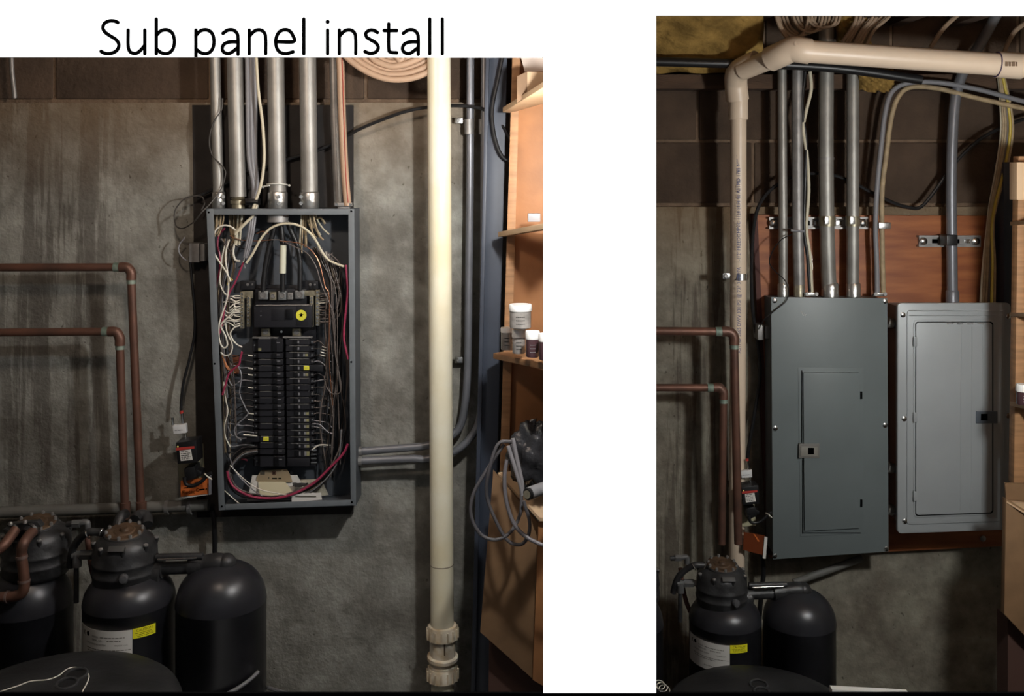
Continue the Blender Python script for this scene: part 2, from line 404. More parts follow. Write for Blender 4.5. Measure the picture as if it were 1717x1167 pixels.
# open panel ------------------------------------------------
DF, DBk = 2.500, 2.586
pan = thing('breaker_panel', 'open grey breaker panel without its cover, full of wires and black breakers', 'breaker panel', P(480,850,2.54))
O = [(346,350),(594,350),(597,848),(367,856)]             # outer corners
I = [(356,360),(583,360),(587,838),(377,846)]
def quadp(c4, d0, d1, m, name, **k):
    b = MB().hexa([P(x,y,d0) for x,y in c4], [P(x,y,d0)+Vector((0,d1-d0,0)) for x,y in c4]); return build(name, b, m, pan, **k)
def inset(q, e): 
    return [(q[0][0]+e,q[0][1]+e),(q[1][0]-e,q[1][1]+e),(q[2][0]-e,q[2][1]-e),(q[3][0]+e,q[3][1]-e)]
mbx = MB(); Fo = [P(x,y,DF+.0016) for x,y in O]; Bo = [p+Vector((0,DBk-DF,0)) for p in Fo]; cen = sum(Fo, Vector())/4
t_ = .0025
def shr(p): return p+Vector((t_ if p.x < cen.x else -t_, 0, t_ if p.z < cen.z else -t_))
Fi = [shr(p) for p in Fo]; Bi = [shr(p)-Vector((0,t_,0)) for p in Bo]
mbx.add(Fo+Bo+Fi+Bi, [(4,5,6,7),(0,1,5,4),(1,2,6,5),(2,3,7,6),(3,0,4,7),(8,9,1,0),(9,10,2,1),(10,11,3,2),(11,8,0,3),(8,12,13,9),(9,13,14,10),(10,14,15,11),(11,15,12,8),(15,14,13,12)])
build('enclosure', mbx, boxin, pan, smooth=False)
for c4 in ([O[0],(O[0][0]+12,O[0][1]),(I[3][0],O[3][1]-1),O[3]], [(I[1][0]+1,O[1][1]),O[1],O[2],(I[2][0]+1,O[2][1]-1)],
           [(358,350.5),(584,350.5),(584,360),(358.5,360)], [(378,845.5),(588,838),(588,847.5),(378,855)]):
    quadp(c4, DF, DF+.0022, boxgrey, 'rim', bevel=.0004)
for x, y in ((350,356),(589,354),(360,610),(589,607),(590,842),(372,849)):
    build('rim_hole', MB().lathe([(px(1.7,DF),0),(px(1.7,DF),.0006),(px(1.1,DF),.0007)], P(x,y,DF-.0001), (0,-1,0), 12), black, pan)
def inner(name, x0, y0, x1, y1, d, th, m, parent=pan, **k):
    return build(name, MB().rect(x0, y0, x1, y1, d, th), m, parent, **k)
# inner backing pieces: interior mounting frame
inner('mounting_frame', 424, 478, 530, 575, 2.570, .010, bplas, bevel=.001)
inner('mounting_rail', 424, 575, 530, 782, 2.572, .008, bplas)
for x0, x1 in ((402,428),(507,533)):
    f_ = inner('mounting_tab', x0, 471, x1, 486, 2.562, .014, bplas, bevel=.001)
    for q, r in (((x0+x1)/2, 2.6), ((x0+x1)/2+8, 1.7)): build('screw', MB().lathe([(px(r,2.56),0),(px(r*.8,2.56),.001)], P(q,477,2.5619), (0,-1,0), 12), galvd, f_)
# neutral bars with screws
for x0, y0, y1 in ((402.5,489,551),(413.5,496,548),(519,496,548),(529,486,546)):
    b_ = inner('terminal_bar', x0, y0, x0+6.5, y1, 2.545, .010, brass, bevel=.0006)
    n = int((y1-y0)/6)
    scr = None
    for k in range(n):
        q = P(x0+3.2, y0+4+k*6, 2.5449)
        if scr is None: scr = build('screw', MB().lathe([(px(2.2,2.545),0),(px(2,2.545),.0012),(px(.8,2.545),.0010)], q, (0,-1,0), 8), steel, b_); base = scr.location.copy(); q0 = q
        else: s2 = scr.copy(); COL.objects.link(s2); s2.location = base+(q-q0)
for c in ((406,488,424,500),(510,487,531,496)): inner('bar_bridge', *c, 2.547, .006, brass, bevel=.0005)
# lugs
for x0, y0, x1, y1, m in ((433,488,449,502,cast),(452,490,463,503,brass),(466,488,480,503,cast),(494,487,510,501,cast),(482,491,491,502,galvd)):
    l_ = inner('lug', x0, y0, x1, y1, 2.535, .022, m, bevel=.0008)
    build('lug_screw', MB().lathe([(px((x1-x0)*.36,2.53),0),(px((x1-x0)*.34,2.53),.0015),(px((x1-x0)*.24,2.53),.0015),(px((x1-x0)*.2,2.53),.0002)], P((x0+x1)/2,(y0+y1)/2,2.5349), (0,-1,0), 16), galvd, l_)
inner('lug_shroud', 428, 484, 514, 513, 2.548, .02, bplas, bevel=.0008)
# main breaker
mbk = inner('main_breaker', 426, 512, 522, 549, 2.522, .045, bface, bevel=.0012)
build('breaker_lip', MB().tube([P(429,512,2.520), P(519,511.5,2.520)], px(1,2.52), 8), galvd, mbk)
inner('main_toggle', 479, 519, 491, 535, 2.516, .008, btog, mbk, bevel=.001)
inner('face_recess', 455, 517, 478, 538, 2.5212, .002, bplas, mbk, bevel=.0005)
inner('face_recess', 496, 514, 516, 546, 2.5210, .002, bplas, mbk, bevel=.0005)
stk = build('yellow_sticker', MB().lathe([(px(9,2.52),0),(px(9,2.52),.0002)], P(505,528.5,2.5205), (0,-1,0), 28), yell, mbk)
star = []
for k in range(10):
    r = px(4.6 if k % 2 == 0 else 1.9, 2.52); a = math.pi/2+k*math.pi/5; star.append(P(505,528.5,2.5201)+Vector((math.cos(a)*r, 0, math.sin(a)*r)))
build('star_mark', MB().prism(star, (0,.0002,0)), ink, mbk, smooth=False)
for x, y, s in ((432,516,.004),(432,524,.004)): build('face_print', dashes(MB(), P(x+4,y+6,2.5217), (1,0,0), (0,0,1), s, .001, 2), greyw, mbk, smooth=False)
# bus stabs under the main
for x0 in (438, 490):
    b_ = inner('bus_stab', x0, 551, x0+14, 564, 2.548, .012, brass, bevel=.0006)
    build('screw', MB().lathe([(px(4.6,2.55),0),(px(4.2,2.55),.0015),(px(2,2.55),.0015),(px(1.8,2.55),.0005)], P(x0+7,557,2.5479), (0,-1,0), 16), galvd, b_)
build('screw', MB().lathe([(px(2.4,2.55),0),(px(2,2.55),.0015)], P(472,556,2.5479), (0,-1,0), 12), steel, pan)
# breakers
def cxs(y): return (y-567)/215*4.2
def breaker(side, y0, y1, gf=False, big=False, lab=False, white_dots=False):
    d = 2.532; s = cxs(y0)
    if side < 0: x0, x1 = 432+s, 474+s*.95
    else: x0, x1 = 479+s*.7, 519+s*.15
    m = MB().rect(x0, y0+.5, x1, y1-.4, d, .034)
    if side < 0: m.rect(x0-9, y0+1.2, x0, y1-1.2, d+.012, .022)
    else: m.rect(x1, y0+1.2, x1+7, y1-1.2, d+.012, .022)
    b = build('breaker', m, bplas, pan, bevel=.0006, bseg=1)
    if side < 0:
        inner('handle', x0+24, y0+2, x0+31, y1-1.5, d-.005, .006, btog, b, bevel=.0006, bseg=1)
        inner('face_plate', x0+2, y0+1.6, x0+22, y1-1, d-.0008, .001, bface, b)
        inner('top_ridge', x0+2, y0+.5, x0+21, y0+1.3, d-.0018, .002, galvd if R.random() < .6 else bface, b)
        inner('amp_mark', x0+31, y0+(y1-y0)*.3, x0+37, y0+(y1-y0)*.3+1.3, d-.0006, .0006, greyw, b)
    else:
        inner('handle', x0+13, y0+2, x0+19, y1-1.5, d-.005, .006, btog, b, bevel=.0006, bseg=1)
        inner('top_ridge', x0+6, y0+.5, x1-2, y0+1.3, d-.0018, .002, galvd if R.random() < .6 else bface, b)
        inner('amp_mark', x0+20, y0+3.5, x0+22.5, y1-3, d-.0006, .0006, greyw, b)
        inner('face_plate', x0+25, y0+2.4, x1-1.5, y1-1.2, d-.0008, .001, bface, b)
        if lab:
            inner('amp_label', x0+29, y0+3.4, x0+32, y1-2.6, d-.0013, .0006, greyw, b); inner('amp_label', x0+32.5, y0+3.4, x0+37, y1-2.6, d-.0013, .0006, mat('olive_label', (.25,.24,.12), .6), b)
    sx_ = x0-5 if side < 0 else x1+4
    build('terminal_screw', MB().lathe([(px(1.7,2.54),0),(px(1.4,2.54),.001)], P(sx_, (y0+y1)/2, d+.0119), (0,-1,0), 8), steel if R.random() < .75 else galvd, b)
    if gf:
        e = inner('ground_fault_module', x0-22 if side < 0 else x1, y0+.8, x0 if side < 0 else x1+23, y1, d+.003, .03, bplas, b, bevel=.0008)
        tx = x0+6 if side < 0 else x1-10
        inner('test_button', tx, y0+1.8, tx+9, y1-1.6, d-.003, .004, yell, b, bevel=.0004)
        inner('module_print', tx+2, y0+4.8, tx+7, y0+5.6, d-.0033, .0004, tanc, b)
    return b
breaker(-1, 567, 590.5, big=True)
inner('amp_label', 433, 584, 438, 588.5, 2.530, .001, mat('olive_label', (.25,.24,.12), .6)); 
for k in range(16):
    y = 591+k*10.75; breaker(-1, y, y+10.5, gf=(k == 13))
breaker(-1, 764, 783)
for k in range(17):
    y = 568+k*10.9; breaker(1, y, y+10.6, gf=(k == 4), lab=(k in (2, 5, 11, 12, 13, 14, 15, 16)))
breaker(1, 753.5, 767, lab=True); inner('breaker', 482, 767.5, 519, 782, 2.532, .034, bplas, bevel=.0006)
inner('top_strip', 423, 565.5, 465, 567.2, 2.531, .012, galvd); inner('top_strip', 474, 564.5, 523, 567, 2.531, .012, galvd)
# wires
def wire(pts, m=whitew, r=1.1, d=2.535, parent=pan, name='wire', n=6, sub=6): return build(name, MB().tube(PC(pts, d, sub), px(r, d), n), m, parent)
def c2(l, ox=345, oy=350, s=.12): return [(ox+p[0]*s, oy+p[1]*s)+tuple(p[2:]) for p in l]
def c4_(l): return c2(l, 345, 470)
def c5_(l): return c2(l, 470, 470)
def c3_(l): return c2(l, 470, 350)
def c8_(l): return c2(l, 355, 740, .1427)
wire(c2([(420,300),(340,245),(250,233),(160,275),(105,380),(98,500),(130,640),(200,755),(290,890),(350,1020)]), whitew, 1.5, 2.512)
wire(c2([(330,430),(285,580),(280,740),(310,930),(318,1100),(305,1220),(270,1350),(212,1520),(184,1640),(186,1800),(215,1905),(262,1945),(302,1895),(270,1765),(216,1660),(228,1598),(330,1500),(390,1452),(480,1446)]), whitew, 1.4, 2.518)
wire(c2([(265,520),(225,690),(215,830),(197,980),(215,1090),(275,1200)]), whitew, 1.2, 2.522)
wire(c4_([(275,600),(300,740),(358,860),(372,950),(335,1035),(262,1048),(207,1005)]), whitew, 1.2, 2.528)
wire(c4_([(480,632),(400,660),(345,740),(370,820),(430,890),(510,935)]), whitew, 1.4, 2.53)
wire(c2([(400,500),(385,600),(400,690),(430,725),(480,730)]), whitew, 1.8, 2.53)
wire([(431,343),(425,360),(413,373),(402,384),(394,393)], cream, 2.6, 2.515, sub=5)
wire([(396,384),(397,398),(395,412)], cream, 3.4, 2.54)
wire([(413,441),(424,425),(437,401),(452,384),(470,376),(487,375),(503,379),(518,389),(530,404),(539,421),(550,435),(563,442),(577,447)], cream, 2.1, 2.512, n=10)
for dx, rr in ((-3.5,2.4),(0,2.8),(3.5,2.4)):
    wire([(426+dx,352,2.53),(423+dx,375,2.52),(419+dx,400,2.52),(412+dx*.7,432,2.52)], greyw, rr, 2.52)
for k, (m, a) in enumerate(((whitew,(404,452)),(greyw,(411,450)),(blackw,(400,449)))): wire([(412,430),(408+k,440),a], m, 1.1, 2.522)
wire([(408,440),(401,458),(393,476),(384,492),(377,515),(372,545),(364,570)], redw, 1.6, 2.521)
wire([(377,382),(367,395),(365,412),(369,430),(368,455),(360,490)], redw, 1.7, 2.55)
wire([(406,590),(403,600),(400,612),(385,625),(378,645),(373,662)], redw, 1.7, 2.515, n=8)
wire([(580,444),(582,470),(583,490),(580,520),(577,550),(577,570),(581,590),(584,602)], redw, 1.9, 2.508, n=8)
wire(c8_([(1600,30),(1540,150),(1380,320),(1200,490),(1000,600),(800,662),(600,668),(430,635),(270,545),(205,450),(180,350)]), redw, 2.2, 2.512, n=10)
wire(c8_([(260,270),(300,220),(360,205),(420,225)]), redw, 1.5, 2.54)
wire([(390,470),(386,468),(381,478)], yelloww, 1.6, 2.53)
# big feeder cables
def feeder(p, m=blackw, r=4.3, d=2.54): return build('feeder_cable', MB().tube(PC(p, d), px(r, d), 14), m, pan)
feeder([(463,362),(459,385),(453,408),(447,435),(443,462),(441,490)]); feeder([(478,362),(487,385),(497,408),(503,438),(503,488)])
feeder([(470,362),(472,385),(474,412),(474,440),(474,468),(474,489)], d=2.535)
build('tape_wrap', MB().cyl(P(475,411,2.53), P(474,458,2.53), px(5.4,2.53)), mat('white_tape', (.66,.66,.52), .5), pan)
build('conduit_bushing', MB().lathe([(px(18,2.54),0),(px(18,2.54),.022),(px(14,2.54),.022)], P(466,372,2.54), (0,0,1), 24), galvd, pan)
# sheath bundles entering under conduits
for cxx, n, sp, m, yy in ((366,6,16,tanc,(385,398)),(397,8,24,tanc,(388,412)),(518,12,26,tanc,(375,430))):
    for k in range(n):
        x = cxx-sp/2+sp*k/(n-1); e = R.uniform(*yy); lean = (k/(n-1)-.2)*(26 if cxx == 518 else -10)
        wire([(x,352),(x+R.uniform(-1,1),366),(x+lean*.5,e-10),(x+lean+R.uniform(-3,3),e)], m if R.random() < .7 else cream, R.uniform(1.3,2.2), 2.52+R.uniform(0,.05), name='sheathed_cable')
# white neutral fan, left
for k in range(15):
    y = 496+k*3.5; x0 = R.uniform(372,388)
    wire([(x0, y+R.uniform(-9,4)), (x0+8, y+R.uniform(-5,3)), (394, y+R.uniform(-3,3)), (403, y)], whitew, R.uniform(.9,1.35), 2.53+R.uniform(0,.02))
# right fan of taupe wires
for k in range(15):
    y = 490+k*3.7; bend = R.uniform(556,578)
    wire([(534,y),(545,y+R.uniform(-2,2)),(bend-8,y-4),(bend,y-R.uniform(15,30)),(bend-R.uniform(0,6),y-R.uniform(40,60)),(552+R.uniform(-8,8),430+R.uniform(-10,12))], brownw if R.random() < .75 else whitew, R.uniform(.8,1.15), 2.53+R.uniform(0,.03))
# wires running down the right gutter
for k in range(22):
    x = R.uniform(540,578); m = R.choice([blackw,blackw,brownw,brownw,greyw,copw if k % 5 == 0 else blackw])
    wire([(532+R.uniform(-8,8),415),(540+R.uniform(-4,10),440),((x+545)/2+6,480),(x,540),(x+R.uniform(-8,8),620),(x+R.uniform(-10,6),700),(x+R.uniform(-15,5),R.uniform(740,810))], m, R.uniform(.7,1.2), 2.525+R.uniform(0,.045))
wire([(470,404),(490,406),(505,409),(522,420),(535,440),(545,480),(552,500),(552,600),(558,680)], copw, .9, 2.515)
wire([(455,402),(470,403),(490,412),(515,425),(530,448),(540,480),(560,530),(562,590),(572,650),(560,661),(548,650),(543,630)], brownw, .9, 2.515)
wire([(385,395),(402,402),(430,404),(458,402)], copw, .8, 2.53); wire([(430,392),(440,388),(450,392)], copw, .8, 2.53)
wire([(388,408),(405,416),(420,414),(445,405)], blackw, 1, 2.53)
# coil of white pigtail by the fifth right breaker
for k in range(4): build('wire_coil', MB().torus(P(541+k*1.2,596-k*4.6,2.54), (.3,.2,1), px(4.2,2.54), px(.9,2.54), 18, 6), whitew, pan)
# left gutter wires
for k in range(20):
    x = R.uniform(366,390); m = R.choice([blackw,blackw,brownw,tanc,brownw,greyw])
    wire([(385+R.uniform(-14,14),400),(x+6,440),(x-2,480),(x-4,520),(x-2,575),(x+R.uniform(0,6),640),(x+R.uniform(0,9),R.uniform(680,780))], m, R.uniform(.7,1.2), 2.54+R.uniform(0,.035))
wire([(375,640),(378,668),(382,690),(377,712),(378,732),(386,750)], whitew, 1, 2.53)
wire([(398,612),(405,630),(402,660),(412,685),(415,695),(395,715),(395,730),(404,738)], greyw, 1.1, 2.53)
for k in range(7): wire([(372+k,596+k*3),(378+k,608+k*2),(384+2*k,620+k)], orangew, 1, 2.545)
inner('orange_connector', 372, 596, 400, 627, 2.575, .006, mat('rust_label', (.16,.05,.02), .6))
# breaker tails
for k in range(17):
    y = 596+k*10.8
    wire([(423+cxs(y),y),(414,y-1.5),(404,y-1),(390,y+R.uniform(-8,8)),(382,y+R.uniform(-15,12))], R.choice([blackw,blackw,greyw]), 1, 2.545)
    if k < 11 and R.random() < .7: wire([(423+cxs(y),y+1),(416,y-.5)], whitew, 1.0, 2.532)
    y = 574+k*10.9
    wire([(526,y),(535,y+R.uniform(-2,2)),(548,y+R.uniform(-4,8)),(560,y+R.uniform(0,24))], R.choice([blackw,greyw,brownw]), 1, 2.545)
wire(c2([(960,575),(1060,515),(1200,520)], 400, 680, .1285), whitew, 1.2, 2.53)
wire(c2([(960,235),(1060,250),(1160,340),(1240,370)], 400, 680, .1285), greyw, 1.0, 2.53)
for k in range(4): inner('wire_clamp', 521, 754+k*7, 531, 756.6+k*7, 2.53, .006, steel, bevel=.0004)
wire([(408,729),(420,730),(431,731)], whitew, 1.4, 2.53)
# loops at the bottom of the panel
for k in range(16):
    m = R.choice([blackw,blackw,blackw,greyw,brownw]); a = R.uniform(0,18); b_ = R.uniform(-6,10)
    wire([(432,748+a*.7),(405,752+a),(385,775+a),(381+a*.5,800+b_),(398,822+b_*.8),(430,832+b_*.5),(470,833+b_*.4),(515,820+b_),(548,795+b_),(568,760+b_),(578-a*.5,720)], m, R.uniform(.9,1.5), 2.515+R.uniform(0,.05))
wire([(386,780),(400,795),(420,812),(440,822),(470,828),(490,832)], whitew, .9, 2.512); wire([(376,822),(390,835),(402,845)], whitew, .9, 2.51)
wire([(384,762),(394,790),(418,816),(440,832)], greyw, .9, 2.512)
# cardboard directory and paper lying in the bottom
cd = build('card_sheet', MB().quad([(423,797),(498,797),(520,838),(414,840)], 2.553, .002), paper, pan)
cd = build('card_sleeve', MB().prism([P(x,y,2.549) for x,y in ((431,799),(438,789),(481,787),(487,798),(490,808),(430,808))], (0,.002,0)), card, pan, smooth=False)
build('card_hole', MB().lathe([(px(4,2.54),0),(px(4,2.54),.0004)], P(459.5,793,2.5488), (0,-1,0), 16), mat('eyelet_brown', (.10,.05,.03), .7), cd)
build('card_hole_centre', MB().lathe([(px(1.5,2.54),0),(px(1.5,2.54),.0004)], P(459.5,793,2.5482), (0,-1,0), 10), ink, cd)
build('card_print', dashes(MB(), P(456,803.5,2.5487), (1,0,0), (0,0,1), px(16,2.54), px(2.2,2.54), 9), ink, cd, smooth=False)
build('card_print', MB().rect(436,790,444,796,2.5487,.0002).rect(450,800,451.5,803,2.5487,.0002), mat('grey_print', (.08,.07,.05), .8), cd)
build('card_sheet', MB().quad([(433,808),(478,808),(494,829),(436,834)], 2.542, .0015), creamcard, pan)
build('card_sheet', MB().quad([(424,806),(432,808),(428,832),(417,828)], 2.546, .0015), paper, pan)
build('card_sheet', MB().quad([(482,806),(538,803),(551,830),(500,836)], 2.554, .0015), mat('crumpled_paper', (.5,.46,.36), .9, var=.35, scale=50, bump=.6), pan)
build('paper_slip', MB().quad([(489,829),(538,826),(540,838),(489,842)], 2.515, .0012), paper, pan)
build('paper_print', MB().rect(495,832,530,833.3,2.514,.0004), mat('grey_print', (.08,.07,.05), .8), pan)
for k in range(5): wire([(490+R.uniform(0,8),815+R.uniform(-5,5)),(502,811+R.uniform(-4,6)),(516,814+R.uniform(-5,5))], blackw, 1.6, 2.54)

# conduits into the open panel -----------------------------------
def conduit(x0, y0, x1, y1, r, label, d=2.54, kind='set', m=galv, cap_r=None, grp=None):
    t = thing('conduit', label, 'conduit', P(x1, y1, d), grp)
    build('pipe', MB().tube([P(x0,y0,d), P((x0+x1)/2,(y0+y1)/2,d), P(x1,y1-(20 if kind else 0),d)], px(r,d), 24), m, t)
    cr = cap_r or r+2
    if kind == 'set':
        build('coupling', MB().lathe([(px(cr-1,d),0),(px(cr,d),.002),(px(cr,d),px(26,d)),(px(cr-.8,d),px(28,d)),(px(r-.5,d),px(29,d))], P(x1,y1,d), (0,0,1), 24), cast, t)
        sx2 = x1+(-cr*.9 if x1 in (519,) else 2 if x1 == 465.5 else cr*.75)
        for q in (9, 20): build('set_screw', MB().cyl(P(sx2,y1-q,d-px(cr*.8,d)), P(sx2,y1-q,d-px(cr*1.15,d)), px(3,d), 10), steel, t)
    elif kind == 'brass':
        build('threaded_connector', MB().lathe([(px(cr-2,d),0),(px(cr-2,d),px(8,d)),(px(cr,d),px(8.5,d)),(px(cr,d),px(14,d)),(px(cr-3,d),px(14.5,d)),(px(cr-1,d),px(17,d)),(px(cr-3,d),px(19,d)),(px(cr-1,d),px(21,d)),(px(cr-1,d),px(24,d))], P(x1,y1,d), (0,0,1), 24), brass, t)
    return t
conduit(359, 40, 366.5, 350, 8.8, 'narrowest leftmost metal conduit rising from the open panel', cap_r=10.5)
conduit(392.5, 40, 399.5, 350, 13.3, 'metal conduit with a brass threaded connector on the open panel', kind='brass', cap_r=13)
cC = conduit(461, 40, 465.5, 350, 14.2, 'thick middle conduit with a white zip tie above the open panel', cap_r=16.5)
conduit(515, 40, 519, 350, 14.2, 'conduit right of the zip tied one, screws on its left side', cap_r=16)
zt = build('zip_tie', MB().torus(P(465,310,2.54), (0,.12,1), px(17,2.54), px(1.3,2.54)).tube([P(441,313,2.53),P(452,311,2.52)], px(1.6,2.53), 8).sphere(P(441,313,2.53), px(2.6,2.53)).sphere(P(485,311,2.53), px(2,2.53)), mat('nylon_white', (.6,.6,.55), .5)); tag(zt, 'white nylon zip tie around the thick middle conduit', 'zip tie')
t = thing('sheathed_cable', 'peach coloured cable entering the top right of the open panel', 'cable', P(580,345,2.52))
build('cable', MB().tube(PC([(568,40),(571,110),(573,180),(576,250),(579,300),(583,345)], 2.52), px(6.5,2.52), 14), mat('peach_sheath', (.46,.31,.21), .5), t)
build('cable_print', MB().tube(PC([(569.5,40,2.5105),(574,110,2.5105),(576,180,2.5105),(578.5,250,2.5105),(580.5,300,2.5105),(584,340,2.5105)], 2.5105), px(.9,2.51), 6), mat('red_print', (.4,.08,.05), .6), t)
t = thing('conduit', 'dark narrow pipe behind the peach cable over the open panel', 'conduit', P(567,350,2.55))
build('pipe', MB().tube([P(558,40,2.56), P(561,200,2.56), P(567,345,2.56)], px(7,2.56), 14), galvd, t)
cl = thing('cable_clamp', 'two screw metal cable clamp on the top right of the open panel', 'clamp', P(576,350,2.53))
build('clamp_bar', MB().rect(560,340,590,346,2.515,.012).rect(566,345,586,350,2.52,.02), galvd, cl, bevel=.001)
for x in (564, 587): build('screw', MB().lathe([(px(3,2.5),0),(px(2.6,2.5),.003)], P(x,343,2.5149), (0,-1,0), 10), steel, cl)
for k, (a, b_, c) in enumerate(((414,417,425),(420,423,428),(427,428,431))):
    pole('grey_cable', [(a,40),(a+1,150),(b_,260),(c,310),(c-1,352)], 3.6, greyw, ('leftmost', 'middle', 'rightmost')[k]+' grey cable of the bundle of three above the open panel', 'cable', 'grey cables entering the open panel', 2.535+.004*k)
tag(build('cream_cable', MB().tube(PC([(428,60),(431,120),(434,160),(440,205),(443,255),(441,290),(436,315),(430,333),(424,352)], 2.515), px(2.6,2.515), 10), cream), 'cream cable bowing out beside the grey bundle above the open panel', 'cable')
tag(build('cable_connector', MB().rect(411,333,432,344,2.515,.03).cyl(P(412,338,2.51),P(433,338,2.51),px(3.5,2.51)), blackw, bevel=.001), 'black cable connector beside the brass fitting on the open panel', 'connector')
tag(build('black_coax', MB().tube(PC([(330,330,2.56),(400,298,2.572),(480,268,2.572),(520,257,2.572),(560,240,2.572),(600,218,2.56),(640,201,2.55),(680,187,2.54),(716,180,2.54),(760,177,2.54),(800,180,2.53),(822,190,2.52),(845,215,2.50),(858,245,2.48),(852,268,2.48),(838,255,2.48),(828,220,2.48),(826,180,2.48),(836,130,2.48),(846,80,2.48)], 2.55), px(2.8,2.55), 8), blackw), 'long black cable strung across the concrete wall behind the white pipe', 'cable')
tag(build('thin_wire', MB().tube(PC([(373,165,2.52),(371,185,2.52),(358,205,2.52),(351,235,2.53),(356,260,2.53),(376,283,2.52),(377,298,2.52),(370,318,2.52),(352,342,2.5),(338,356,2.48),(325,372,2.5),(306,383,2.53),(294,376,2.55),(294,352,2.55),(312,332,2.55),(336,329,2.55),(343,340,2.54),(338,352,2.54)], 2.52), px(1.2,2.52), 6), mat('dark_twine', (.06,.055,.05), .6)), 'thin dark wire twisted down the left conduit to a loop on the wall', 'wire')
tag(build('thin_wire', MB().tube(PC([(310,398),(301,410),(300,422),(306,432),(314,437)], 2.55), px(1.1,2.55), 6), greyw), 'short curl of thin pale wire by the small grey junction box', 'wire')
jb = thing('junction_box', 'small grey junction box left of the open panel', 'junction box', P(331,440,2.57))
build('box_body', MB().rect(317,408,334,440,2.55,.035), galvd, jb, bevel=.001); build('box_side', MB().rect(336,409,343,438,2.55,.035), galvd, jb, bevel=.001)
tag(build('coax_lead', MB().tube(PC([(318,430),(321,460),(326,520),(326,560),(318,600),(308,640),(304,670),(303,690)], 2.56), px(2.4,2.56), 8), blackw), 'black lead hanging from the grey junction box down to the splitter', 'cable')
tag(build('coax_lead', MB().tube(PC([(356,855,2.56),(359,880,2.56),(360,925,2.56),(360,960,2.56),(358,1010,2.56)], 2.56), px(4,2.56), 10), blackw), 'black hose running down the wall below the open panel', 'hose')
# coil of peach cables at the ceiling
for k in range(7):
    pole('ceiling_cable', [(556+k*17,60),(578+k*15,92+k*1),(608+k*11,116-k*3),(648+k*5,132-k*7),(690+k*2,131-k*10),(730,116-k*12)], 5.5, mat('peach_sheath', (.46,.31,.21), .5), 'peach sheathed cable in the sagging bunch left of the white pipe', 'cable', 'peach cables sagging at the ceiling', 2.50+.008*(k%3))

# copper pipes -----------------------------------------------------
def copper_run(pts_h, el, pts_v, r, d, label):
    t = thing('copper_pipe', label, 'pipe', P(*pts_v[-1], d))
    (ax, ay), (bx_, by) = pts_h; (vx0, vy0), (vx1, vy1) = pts_v
    build('pipe_run', MB().cyl(P(ax,ay,d), P(bx_,by,d), px(r,d)), copper, t)
    build('elbow', MB().tube(curve([P(bx_-4,by,d), P(bx_+6,by,d), P(vx0-4,by+3,d), P(vx0,vy0-8,d), P(vx0,vy0+3,d)], 5), px(r+1.5,d), 16), copper, t)
    build('solder_joint', MB().cyl(P(bx_-14,by,d), P(bx_-3,by,d), px(r+.9,d)), solder, t)
    build('solder_joint', MB().cyl(P(vx0,vy0+2,d), P(vx0,vy0+10,d), px(r+.6,d)), solder, t)
    build('pipe_run', MB().tube([P(vx0,vy0,d), P((vx0+vx1)/2,(vy0+vy1)/2,d), P(vx1,vy1,d)], px(r,d), 16), copper, t)
    return t
copper_run(((-300,449),(205,448)), 0, ((220,466),(237,870)), 6.8, 2.51, 'upper and outer of the two copper pipes on the concrete wall of the left bay')
copper_run(((-300,560),(186,556)), 0, ((201,576),(210,870)), 6.8, 2.50, 'lower and inner of the two copper pipes on the concrete wall of the left bay')

